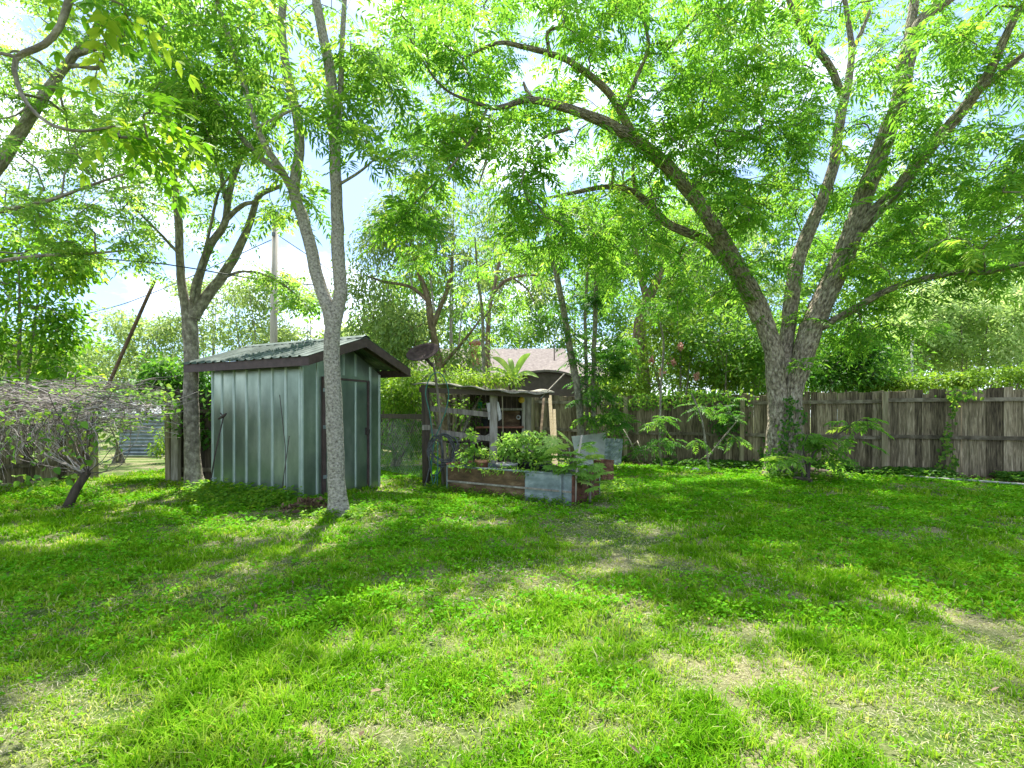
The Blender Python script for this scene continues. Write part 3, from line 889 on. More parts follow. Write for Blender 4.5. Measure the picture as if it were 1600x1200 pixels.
# ---- near tree outside the picture, one bough of it hangs into the corner of the photo
BIG = dict(kind='pinnate', n=4, L=0.34, k=5, l=0.085, w=0.46, droop=0.35, along=0.30, six=True)
grow_tree("overhanging_tree", "near tree whose crooked bough of large shiny leaves hangs in from above", "tree", [
    [(-5.2, 2.6, -0.05, .15), (-5.0, 2.65, 1.5, .13), (-4.4, 2.75, 3.2, .11), (-3.6, 2.9, 4.3, .08), (-2.9, 3.0, 4.2, .04)],
    [(*W(130, -40, 3.1), 0.0245), (*W(108, 0, 3.1), 0.0216), (*W(95, 40, 3.1), 0.0194), (*W(70, 70, 3.1), 0.0187), (*W(26, 91, 3.1), 0.0173), (*W(28, 130, 3.1), 0.0130), (*W(45, 165, 3.1), 0.0115), (*W(80, 195, 3.1), 0.0101), (*W(130, 205, 3.1), 0.0086), (*W(182, 197, 3.1), 0.0065)],
    [(*W(26, 91, 3.1), 0.0115), (*W(0, 83, 3.1), 0.0094), (*W(-60, 90, 3.1), 0.0072)],
    [(-2.9, 3.0, 4.2, .04), (*W(130, -40, 3.1), 0.0245)],
    [(*W(45, 165, 3.1), 0.0065), (*W(25, 180, 3.1), 0.0050), (*W(0, 186, 3.1), 0.0036)],
], [
    (*W(205, 160, 3.0), .20, .2, .07, 4), (*W(215, 225, 3.1), .14, .2, .07, 3), (*W(165, 20, 3.1), .2, .3, .12, 4),
    (-3.4, 2.0, 4.9, 1.6, 1.6, .7, 40)],
    "dark_bark", "broad_leaf", BIG, seed=51, world=True, gaps=[], lit=0.9)
# ------------------------------------------------------------------ trees and shrubs round and beyond the yard
def S_(n, R, l, w=0.5, flat=0.7, hang=0.25, zmin=0.5, six=False, up=1.0, dens=2.0):
    return dict(dens=dens, kind='simple', n=n, R=R, l=l, w=w, flat=flat, hang=hang, zmin=zmin, six=six, up=up)


def base_y(Y):
    return HY + CAMZ * F / Y


GB = [(590, 250, 30, 70), (560, 330, 16, 80), (500, 370, 26, 50), (160, 455, 48, 34), (215, 468, 34, 24), (545, 485, 12, 24), (735, 500, 10, 16), (700, 470, 9, 12), (640, 470, 10, 9), (590, 520, 9, 8),
      (820, 440, 12, 14), (840, 480, 10, 12), (970, 470, 8, 12), (1485, 320, 20, 18), (425, 360, 26, 30)]

grow_tree("willow_tree", "airy olive-green willow tree with crooked brown limbs rising behind the brown dish", "tree", [
    [(694, base_y(18), 18, 20), (690, 600, 18, 17), (684, 555, 18, 15), (673, 500, 18, 13), (667, 458, 18, 11), (652, 418, 18, 8), (640, 370, 18, 5)],
    [(676, 510, 18, 10), (692, 470, 18, 8), (703, 435, 17.8, 7), (708, 400, 17.8, 4)],
    [(668, 470, 18, 8), (640, 448, 18.2, 6), (600, 440, 18.3, 5), (570, 430, 18.4, 3)],
    [(688, 575, 18, 8), (710, 550, 18, 7), (735, 520, 18, 5), (750, 500, 18, 3)]],
    [(600, 400, 18, 1.3, 1.3, 1.1, 28), (620, 350, 18, 1.2, 1.2, .8, 16), (655, 350, 18, 1.3, 1.3, .9, 22), (700, 410, 18, 1.0, 1.2, 1.0, 20), (590, 490, 18.2, 1.2, 1.2, .8, 20), (640, 520, 17.6, 1.0, 1, .6, 18), (720, 480, 17.8, .8, 1, .8, 14), (560, 430, 18.4, .6, .8, 1.2, 12), (710, 560, 17.8, .9, .8, .5, 16), (610, 560, 18.2, 1.1, 1, .5, 16)],
    "brown_bark", "olive_leaf", S_(46, .62, .17, .36, .9, .6, dens=2.8), gaps=GB, seed=61, lit=0, twig=.4)

grow_tree("bare_limbed_tree", "thin tree with bare twisted tan limbs spreading beyond the house ridge", "tree", [
    [(764, base_y(23), 23, 12), (762, 560, 23, 10), (766, 475, 23, 8), (784, 443, 23, 7), (812, 431, 23, 5), (842, 430, 23, 3)],
    [(766, 478, 23, 7), (776, 430, 23, 6), (786, 385, 23, 4), (790, 350, 23, 3)],
    [(800, 434, 23, 4), (822, 450, 23, 3), (836, 475, 23, 2)]],
    [(790, 370, 23, 1.3, 1.2, .9, 12), (840, 440, 23, .9, 1, .8, 7), (750, 430, 23, 1.0, 1, .8, 8)],
    "brown_bark", "olive_leaf", S_(40, .7, .2, .34, .9, .7), gaps=GB, seed=62, lit=0, twig=.4)

grow_tree("slim_tree", "slim straight young tree standing between the brick chimney and the banana leaves", "tree", [
    [(758, base_y(14.8), 14.8, 8), (757, 620, 14.8, 7), (755, 540, 14.8, 6), (753, 480, 14.8, 6), (746, 430, 14.8, 4), (742, 370, 14.8, 3)],
    [(754, 500, 14.8, 4), (775, 470, 14.7, 3), (790, 440, 14.6, 2)]],
    [(748, 400, 14.8, .9, .9, .9, 22), (790, 470, 14.7, .7, .8, .5, 14), (730, 470, 14.8, .6, .7, .5, 12), (775, 520, 14.6, .5, .5, .35, 8)],
    "dark_bark", "ash_leaf", dict(kind='pinnate', n=5, L=.34, k=5, l=.13, w=.3, droop=.4, along=.4), gaps=GB, seed=63, lit=0)

grow_tree("clustered_saplings", "clump of thin straight stems smothered in dark leaves before the plank fence", "tree", [
    [(912, base_y(14.4), 14.4, 15), (903, 620, 14.4, 14), (890, 545, 14.4, 13), (880, 480, 14.4, 12), (866, 410, 14.4, 11), (855, 360, 14.4, 8), (848, 300, 14.4, 5)],
    [(926, base_y(14.4), 14.4, 10), (927, 600, 14.4, 9), (930, 480, 14.4, 9), (933, 400, 14.4, 8), (940, 350, 14.4, 6), (958, 310, 14.4, 4)],
    [(918, base_y(14.5), 14.5, 8), (916, 600, 14.5, 7), (915, 480, 14.5, 6), (920, 400, 14.5, 5), (926, 340, 14.5, 3)]],
    [(912, 560, 14.2, .6, .7, .7, 22), (935, 610, 14.0, .6, .6, .5, 22), (950, 655, 13.6, .5, .4, .25, 12), (885, 480, 14.3, .6, .7, .6, 18), (935, 450, 14.4, .6, .7, .7, 22), (960, 560, 14.2, .6, .6, .6, 20), (870, 400, 14.4, .6, .7, .5, 16), (940, 370, 14.4, .6, .7, .5, 18), (920, 520, 13.9, .5, .4, .5, 12), (922, 660, 13.9, .3, .4, .25, 6)],
    "dark_bark", "fern_leaf", dict(kind='pinnate', dens=1.7, n=6, L=.36, k=6, l=.12, w=.3, droop=.4, along=.4, zmin=.6), gaps=GB, seed=64, lit=0)

grow_tree("tan_trunk_tree", "tree with a thick curved tan trunk standing beyond the fence vines", "tree", [
    [(1010, base_y(19), 19, 30), (1005, 590, 19, 26), (1001, 540, 19, 24), (1001, 500, 19, 22), (1012, 468, 19, 20), (1030, 430, 19, 16), (1036, 390, 19, 12), (1028, 340, 19, 7)],
    [(1012, 470, 19, 14), (1000, 430, 19, 11), (992, 385, 19, 9), (985, 340, 19, 5)],
    [(1030, 430, 19, 10), (1070, 400, 19, 8), (1110, 360, 19, 4)]],
    [(1000, 350, 19, 1.6, 1.6, 1.2, 40), (1080, 380, 19.3, 1.7, 1.5, 1.1, 40), (960, 420, 19.5, 1.1, 1.2, .8, 18), (1120, 470, 19, 1.2, 1.2, .9, 24), (1060, 460, 19.6, 1.0, 1, .7, 16)],
    "brown_bark", "shrub_leaf", S_(50, .65, .18, .4), gaps=GB, seed=65, lit=0, twig=.4)

grow_tree("fence_sapling", "single wiry sapling with dark feathery leaves by the second fence post from the shelter", "sapling", [
    [(1034, base_y(13.6), 13.6, 4), (1031, 690, 13.6, 4), (1033, 600, 13.7, 4), (1037, 540, 13.8, 4), (1030, 500, 13.9, 3), (1022, 470, 14, 2)]],
    [(1030, 655, 13.4, .4, .3, .10, 5), (1022, 480, 14, .35, .4, .25, 6), (1045, 690, 13.3, .5, .3, .14, 5), (990, 700, 13.3, .45, .3, .15, 4)],
    "dark_bark", "fern_leaf", dict(kind='pinnate', n=4, L=.40, k=7, l=.10, w=.28, droop=.35, along=.3, zmin=.1), gaps=[], seed=66, lit=0)
grow_tree("fence_sapling", "sprawling sapling with fern-like leaves low against the planks nearer the pecan", "sapling", [
    [(1108, base_y(13.0), 13.0, 4), (1102, 690, 13.0, 4), (1095, 650, 13.0, 3), (1080, 615, 13.1, 3)],
    [(1106, 715, 13, 3), (1125, 690, 12.9, 3), (1150, 660, 12.8, 2)]],
    [(1100, 640, 13, .5, .3, .25, 5), (1120, 690, 12.7, .6, .3, .12, 5), (1075, 720, 12.7, .4, .3, .12, 3), (1150, 640, 12.7, .4, .3, .25, 5)],
    "dark_bark", "fern_leaf", dict(kind='pinnate', n=4, L=.36, k=7, l=.09, w=.28, droop=.35, along=.3, zmin=.1), gaps=[], seed=67, lit=0)
grow_tree("fence_sapling", "low sapling with long drooping leaves springing from the pecan's foot", "sapling", [
    [(1262, base_y(10.9), 10.9, 5), (1270, 710, 10.9, 4), (1300, 685, 10.8, 4), (1330, 665, 10.7, 3), (1345, 655, 10.7, 2)],
    [(1262, 735, 10.9, 4), (1255, 700, 10.7, 3), (1262, 680, 10.6, 2)],
    [(1255, 738, 10.9, 4), (1235, 722, 10.6, 3), (1225, 716, 10.4, 2)]],
    [(1300, 690, 10.7, .45, .25, .15, 4), (1345, 660, 10.6, .25, .2, .08, 3), (1250, 716, 10.4, .45, .25, .06, 4), (1275, 690, 10.6, .25, .2, .1, 3), (1310, 720, 10.6, .35, .2, .05, 2)],
    "vine_stem", "ash_leaf", dict(kind='pinnate', n=4, L=.40, k=7, l=.115, w=.3, droop=.3, along=.25, zmin=.1, six=True), gaps=[], seed=68, lit=0)


def bush(name, label, cat, px, Y, blobs, leafm, spec, seed, bark="dark_bark", group=None, gaps=None, stems=3, top=None):
    """several stems fanning up from one foot into the blobs"""
    r = np.random.default_rng(seed)
    f = ((px - CX) / F * Y, Y, -0.05)
    L = []
    for i in range(stems):
        b = blobs[i % len(blobs)]
        c = W(b[0], b[1], b[2])
        e = c + r.normal(size=3) * np.array((b[3], b[4], b[5])) * .3
        m = np.array(f) * .45 + e * .55 + r.normal(size=3) * .12
        L.append([(f[0] + r.normal() * .06, f[1] + r.normal() * .06, -.05, .05 + .012 * (Y / 20)), (*m, .032), (*e, .012)])
    B = [(*W(b[0], b[1], b[2]), *b[3:]) for b in blobs]
    return grow_tree(name, label, cat, L, B, bark, leafm, spec, group=group, seed=seed, gaps=GB if gaps is None else gaps, lit=0, twig=.45, world=True)


# beyond the fence, between the saplings and the pecan
bush("flowering_shrub", "yellow-green shrub dotted with salmon pink flower heads over the fence top", "shrub", 1060, 17,
     [(1020, 560, 17, 1.0, .9, .7, 34), (1085, 560, 17, .9, .9, .8, 34), (1050, 500, 17.3, .9, .9, .6, 24), (970, 600, 16.9, .8, .8, .4, 20), (1130, 590, 16.8, .8, .8, .4, 20), (1000, 600, 16.9, .7, .6, .3, 14)],
     "lime_leaf", S_(46, .45, .13, .45), 71)
sh = bpy.data.objects.get("flowering_shrub")
r_ = np.random.default_rng(5)
for (fx, fy) in [(1018, 562), (1052, 566), (1033, 582), (1088, 588), (1062, 542)]:
    acc = Acc()
    c = W(fx, fy, 15.9)
    P = c + r_.normal(size=(26, 3)) * np.array((.045, .04, .055))
    acc.add(leaf4(P, rdir(26, r_), rdir(26, r_), .10, .08), r_.random(26))
    acc.build("flower_head", "pink_flower", sh)
bush("leafy_shrub", "dense mid-green shrub behind the fence just before the pecan trunk", "shrub", 1150, 16,
     [(1150, 560, 16, 1.0, .9, .8, 36), (1180, 600, 15.8, .8, .8, .4, 20), (1120, 520, 16.2, .9, .9, .6, 24), (1200, 540, 16, .8, .8, .7, 22)],
     "shrub_leaf", S_(48, .48, .15, .45), 72)
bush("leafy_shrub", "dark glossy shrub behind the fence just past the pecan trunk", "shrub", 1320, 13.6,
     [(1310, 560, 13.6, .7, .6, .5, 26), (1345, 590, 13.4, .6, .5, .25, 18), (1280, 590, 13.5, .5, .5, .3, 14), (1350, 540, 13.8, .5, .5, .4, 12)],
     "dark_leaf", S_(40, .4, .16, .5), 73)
bush("maple_tree", "broad bright tree with silvery layered foliage filling the gap over the fence", "tree", 1500, 20,
     [(1500, 500, 20, 2.0, 1.8, 1.0, 70), (1570, 470, 20, 1.6, 1.8, 1.1, 50), (1430, 540, 20.4, 1.4, 1.4, .7, 36), (1550, 550, 19.6, 1.6, 1.4, .6, 44), (1630, 520, 20, 1.6, 1.4, 1.2, 36), (1460, 470, 20.6, 1.0, 1.2, .6, 20)],
     "silver_leaf", S_(60, .55, .17, .55, .55), 74, stems=5)
bush("hedge_vine", "yellow-green creeper mounded along the fence top beneath the silvery tree", "vine", 1520, 12.9,
     [(1460, 597, 13.0, .6, .35, .13, 22), (1530, 593, 12.6, .6, .35, .17, 26), (1595, 590, 12.2, .6, .35, .2, 26), (1660, 588, 11.9, .6, .35, .2, 20), (1400, 601, 13.2, .5, .3, .1, 14)],
     "lime_leaf", S_(50, .26, .09, .6), 75)
bush("roof_vine", "bright creeper heaped on the low shelter roof beside the dish pole", "vine", 700, 12.0,
     [(700, 592, 12.0, .7, .5, .16, 24), (655, 597, 12.0, .5, .5, .2, 16), (770, 592, 12.2, .6, .5, .12, 18), (620, 615, 13.4, .6, .5, .4, 20)],
     "lime_leaf", S_(44, .3, .10, .45), 76)
bush("leafy_shrub", "tangled shrub hanging over the wire fence between shed and shelter", "shrub", 620, 13.8,
     [(620, 640, 13.8, .7, .5, .5, 24), (615, 690, 13.6, .7, .4, .35, 22), (650, 610, 13.8, .5, .5, .4, 14), (600, 600, 13.8, .5, .5, .5, 14), (640, 690, 13.6, .4, .4, .3, 10)],
     "shrub_leaf", S_(44, .4, .13, .35, .9, .8), 77)
bush("leafy_shrub", "leafy shrub in shade inside the shelter seen between its rails", "shrub", 725, 12.9,
     [(720, 645, 12.9, .5, .4, .5, 18), (715, 690, 12.8, .5, .4, .3, 12)],
     "shrub_leaf", S_(40, .35, .12, .4), 78)
# garden edge on the gate side
bush("broadleaf_tree", "bushy glossy tree drooping over the vine tangle, shiny elongated leaves", "tree", 20, 11.5,
     [(30, 380, 11.4, 1.0, 1.0, .9, 60), (60, 450, 11.4, .8, .9, .8, 50), (20, 520, 11.3, 1.0, .9, .8, 54), (90, 520, 11.5, .5, .7, .4, 18), (100, 420, 11.2, .5, .7, .45, 24), (60, 580, 11.2, .8, .7, .35, 30), (-60, 430, 11.4, 1, 1, 1.5, 40), (120, 400, 11.3, .3, .5, .25, 10)],
     "broad_leaf", S_(26, .45, .14, .5, .8, .4, six=True, dens=1.35), 79, stems=2)
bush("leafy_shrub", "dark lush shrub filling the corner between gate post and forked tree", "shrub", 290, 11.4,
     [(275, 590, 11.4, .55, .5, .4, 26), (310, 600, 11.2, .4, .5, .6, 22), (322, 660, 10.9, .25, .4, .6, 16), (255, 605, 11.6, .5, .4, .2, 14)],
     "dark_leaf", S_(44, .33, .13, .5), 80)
bush("gate_creeper", "sunlit creeper climbing round the gateway beside the corrugated sheet", "vine", 180, 15.2,
     [(170, 690, 15.0, .3, .4, .5, 12), (185, 700, 15.2, .3, .3, .2, 6), (165, 655, 15.0, .3, .4, .3, 6), (256, 690, 15.2, .12, .3, .5, 6), (205, 658, 15.3, .4, .3, .12, 4)],
     "lime_leaf", S_(40, .3, .12, .5), 81)
# pale trees beyond the gate and shed
PALE = S_(48, .72, .2, .42, .6)
pal = [(215, 24, [(225, 510, 24, 1.5, 1.5, .8, 40), (190, 560, 24, 1.5, 1.3, .9, 34), (260, 560, 23.5, 1.3, 1.3, .9, 30)], "broad pale tree just beyond the gateway and the leaning pipe"),
       (330, 26, [(330, 460, 26, 1.5, 1.5, .8, 36), (300, 520, 26, 1.5, 1.4, 1.0, 34), (360, 530, 25.5, 1.4, 1.4, 1.0, 32)], "pale yellowish tree seen through the forked stems"),
       (405, 25, [(400, 450, 25, 1.2, 1.4, .9, 30), (395, 510, 25, 1.3, 1.4, 1.0, 30), (430, 530, 24.5, 1.0, 1.3, .7, 20)], "pale tree beside the wooden utility pole"),
       (480, 27, [(475, 460, 27, 1.3, 1.5, .9, 24), (470, 530, 27, 1.5, 1.4, .7, 26), (540, 540, 26.5, 1.4, 1.4, .5, 22)], "low pale tree showing over the shed ridge")]
for i, (px, Y, bl, lab) in enumerate(pal):
    bush("pale_tree", lab, "tree", px, Y, bl, "pale_leaf", PALE, 90 + i, bark="grey_bark", group="pale trees beyond the yard", stems=6)
bush("grey_green_tree", "grey-green misty tree far beyond the vine tangle", "tree", 120, 30,
     [(120, 560, 30, 2.2, 2, 1.3, 44), (60, 560, 30, 2.2, 2, 1.4, 40), (170, 590, 29, 1.6, 1.6, .8, 26)], "olive_leaf", S_(50, .85, .24, .45), 95, stems=4)
# taller pale crowns between the near trees, and the understorey behind the fence
bush("pale_tree", "tall airy pale tree showing high between the twin stems and the pecan", "tree", 700, 24,
     [(640, 110, 24, 2.4, 2, 1.6, 34), (720, 210, 24, 2.2, 2, 1.6, 34), (600, 210, 24.5, 1.4, 1.6, 1.4, 16), (680, 20, 24, 2.4, 2, 1.4, 26), (760, 330, 23.6, 1.8, 1.6, 1.4, 30), (650, 290, 24, 1.6, 1.6, 1.2, 16)], "pale_leaf", S_(44, .8, .2, .4, .8, .4), 131, bark="grey_bark", stems=6)
bush("pale_tree", "tall thin-leaved pale tree behind the leaning trunk and round leaves", "tree", -30, 17,
     [(60, 300, 17, 1.8, 1.6, 1.4, 34), (150, 240, 17, 1.6, 1.6, 1.4, 30), (40, 160, 17, 1.8, 1.6, 1.4, 30), (220, 170, 17.5, 1.4, 1.5, 1.4, 26), (130, 90, 17, 1.8, 1.6, 1.2, 26), (330, 250, 18, 1.4, 1.5, 1.4, 22), (250, 340, 18, 1.0, 1.2, 1.0, 14)], "pale_leaf", S_(36, .6, .13, .45, .8, .3), 132, bark="grey_bark", stems=3)
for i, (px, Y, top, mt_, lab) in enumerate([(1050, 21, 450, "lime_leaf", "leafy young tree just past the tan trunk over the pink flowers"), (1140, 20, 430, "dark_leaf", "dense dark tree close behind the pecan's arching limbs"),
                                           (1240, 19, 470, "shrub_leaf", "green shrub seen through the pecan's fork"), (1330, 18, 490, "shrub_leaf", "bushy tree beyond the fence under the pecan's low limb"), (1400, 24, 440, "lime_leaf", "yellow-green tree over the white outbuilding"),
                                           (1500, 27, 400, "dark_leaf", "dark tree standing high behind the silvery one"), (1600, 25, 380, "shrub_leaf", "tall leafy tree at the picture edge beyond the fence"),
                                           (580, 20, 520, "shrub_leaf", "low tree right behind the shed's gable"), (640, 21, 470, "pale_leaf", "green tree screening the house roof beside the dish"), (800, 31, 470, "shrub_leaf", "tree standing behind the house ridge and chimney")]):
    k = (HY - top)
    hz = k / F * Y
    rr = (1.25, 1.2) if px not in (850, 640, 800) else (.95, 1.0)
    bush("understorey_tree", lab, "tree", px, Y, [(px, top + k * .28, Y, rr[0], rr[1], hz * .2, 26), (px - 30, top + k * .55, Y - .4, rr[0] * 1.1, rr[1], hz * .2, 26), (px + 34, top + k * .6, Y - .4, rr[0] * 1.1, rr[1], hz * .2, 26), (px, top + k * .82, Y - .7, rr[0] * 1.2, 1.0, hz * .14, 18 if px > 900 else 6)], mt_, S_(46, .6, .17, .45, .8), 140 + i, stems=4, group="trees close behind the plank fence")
# the wood behind everything: separate trees, each with its own crown
far = [(-120, 34, 430, "tall dim tree behind the glossy bushy one"), (30, 42, 540, "low far tree behind the grey-green one"),
       (560, 40, 500, "far tree low in the gap beside the twin stems"), (650, 36, 400, "far tree behind the willow"), (800, 38, 360, "far tree rising behind the house roof"),
       (900, 35, 300, "far tree behind the clump of saplings"), (1000, 40, 250, "tall far tree behind the tan trunk"), (1110, 34, 260, "far tree behind the arched pecan limbs"),
       (1230, 38, 250, "far tree directly behind the forked pecan"), (1350, 33, 260, "far tree seen past the pecan's leaning stem"), (1440, 37, 240, "far tree over the white outbuilding"),
       (1560, 34, 240, "tall far tree behind the silvery one"), (1680, 32, 260, "far tree half cut off by the picture edge")]
for i, (px, Y, top, lab) in enumerate(far):
    hz = (HY - top) / F * Y
    k = HY - top
    bl = [(px, top + k * .22, Y, 2.4, 2.2, hz * .20, 44), (px - 50, top + k * .5, Y, 2.4, 2.0, hz * .24, 44), (px + 50, top + k * .55, Y - .6, 2.4, 2.0, hz * .24, 44), (px, top + k * .82, Y - 1, 3.0, 1.6, hz * .14, 40)]
    bush("distant_tree", lab, "tree", px, Y, bl, ["shrub_leaf", "olive_leaf", "pale_leaf"][i % 3] if px < 850 else ["shrub_leaf", "silver_leaf", "shrub_leaf"][i % 3],
         S_(52, .95, .28, .5, .6, dens=2.2), 100 + i, group="trees of the wood beyond the yard", stems=4)
# ------------------------------------------------------------------ ground and lawn
def make_ground():
    xs = np.unique(np.concatenate((np.linspace(-400, -30, 14), np.linspace(-30, 30, 121), np.linspace(30, 400, 14))))
    ys = np.unique(np.concatenate((np.linspace(-200, -4, 12), np.linspace(-4, 40, 89), np.linspace(40, 600, 16))))
    X, Yg = np.meshgrid(xs, ys)
    Z = ground_z(X, Yg) - 0.02
    V = np.column_stack((X.ravel(), Yg.ravel(), Z.ravel()))
    nx = len(xs)
    i = np.arange(len(ys) - 1)[:, None] * nx + np.arange(nx - 1)[None]
    Q = np.stack((i, i + 1, i + nx + 1, i + nx), -1).reshape(-1, 4)
    m, n, o = _nodes("yard_soil")
    p = n.nodes.new("ShaderNodeBsdfPrincipled")
    p.inputs['Roughness'].default_value = 0.95
    p.inputs['Specular IOR Level'].default_value = 0.1
    t = n.nodes.new("ShaderNodeTexCoord")
    z1 = n.nodes.new("ShaderNodeTexNoise")
    z1.inputs['Scale'].default_value = 55
    z1.inputs['Detail'].default_value = 9
    z1.inputs['Roughness'].default_value = .7
    z2 = n.nodes.new("ShaderNodeTexNoise")
    z2.inputs['Scale'].default_value = 1.1
    z2.inputs['Detail'].default_value = 5
    for z in (z1, z2):
        n.links.new(t.outputs['Object'], z.inputs['Vector'])
    r1 = ramp(n, [(.3, (.085, .08, .035)), (.5, (.19, .18, .09)), (.7, (.36, .34, .20))])
    r2 = ramp(n, [(.3, (.03, .06, .012)), (.55, (.07, .12, .02)), (.7, (.15, .17, .05))])
    n.links.new(z1.outputs['Fac'], r1.inputs[0])
    n.links.new(z1.outputs['Fac'], r2.inputs[0])
    r3 = ramp(n, [(.42, (0, 0, 0)), (.62, (1, 1, 1))])
    n.links.new(z2.outputs['Fac'], r3.inputs[0])
    x = n.nodes.new("ShaderNodeMix")
    x.data_type = 'RGBA'
    n.links.new(r3.outputs[0], x.inputs[0])
    n.links.new(r2.outputs[0], x.inputs[6])
    n.links.new(r1.outputs[0], x.inputs[7])
    n.links.new(x.outputs[2], p.inputs['Base Color'])
    b = n.nodes.new("ShaderNodeBump")
    b.inputs['Strength'].default_value = .8
    b.inputs['Distance'].default_value = .02
    n.links.new(z1.outputs['Fac'], b.inputs['Height'])
    n.links.new(b.outputs[0], p.inputs['Normal'])
    n.links.new(p.outputs[0], o.inputs[0])
    g = qmesh("ground", V, Q, "yard_soil", smooth=True)
    tag(g, "yard ground of soil and dry thatch under the lawn", "ground", kind='structure')


make_ground()


def wedge(n, y0, y1, r, pad=0.5):
    y = np.sqrt(r.random(n) * (y1 * y1 - y0 * y0) + y0 * y0)
    x = (r.random(n) * 2 - 1) * (1.04 * y + pad)
    return x, y


def blocked(x, y):
    """ground taken by the shed, the raised bed or lying beyond the fences"""
    b = np.zeros(len(x), bool)
    dx, dy = x + 3.476, y - 8.43
    lx = dx * .4305 + dy * .9026
    ly = dx * -.9026 + dy * .4305
    b |= (lx > 0) & (lx < 1.95) & (ly > 0) & (ly < 2.25)
    dx, dy = x - .937, y - 8.06
    u = dx * -.838 + dy * .546
    v = dx * .546 + dy * .838
    b |= (u > 0) & (u < 2.53) & (v > 0) & (v < 1.3)
    b |= y > 17.2 - .572 * x
    b |= (x - -10.04) * .93 - (y - 10.04) * .38 < -.3
    return b


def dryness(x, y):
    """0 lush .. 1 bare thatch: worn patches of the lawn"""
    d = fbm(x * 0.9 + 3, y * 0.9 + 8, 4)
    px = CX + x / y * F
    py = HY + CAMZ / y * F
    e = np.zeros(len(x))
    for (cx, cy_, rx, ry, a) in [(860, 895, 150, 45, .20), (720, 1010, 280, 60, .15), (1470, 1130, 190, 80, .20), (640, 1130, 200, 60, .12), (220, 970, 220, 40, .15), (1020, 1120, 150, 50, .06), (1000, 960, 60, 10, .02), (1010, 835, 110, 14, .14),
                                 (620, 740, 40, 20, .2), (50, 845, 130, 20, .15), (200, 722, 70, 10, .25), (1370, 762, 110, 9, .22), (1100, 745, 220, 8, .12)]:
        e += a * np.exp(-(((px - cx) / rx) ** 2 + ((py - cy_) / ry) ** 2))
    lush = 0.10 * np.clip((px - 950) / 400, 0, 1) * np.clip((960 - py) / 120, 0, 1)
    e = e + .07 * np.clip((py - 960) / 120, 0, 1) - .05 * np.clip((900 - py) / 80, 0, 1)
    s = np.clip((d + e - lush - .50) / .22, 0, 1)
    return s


def blades(x, y, h, wd, r, lean=.55):
    n = len(x)
    z = ground_z(x, y) - 0.02
    az = r.random(n) * 2 * np.pi
    return x, y, z, az, h, wd, lean


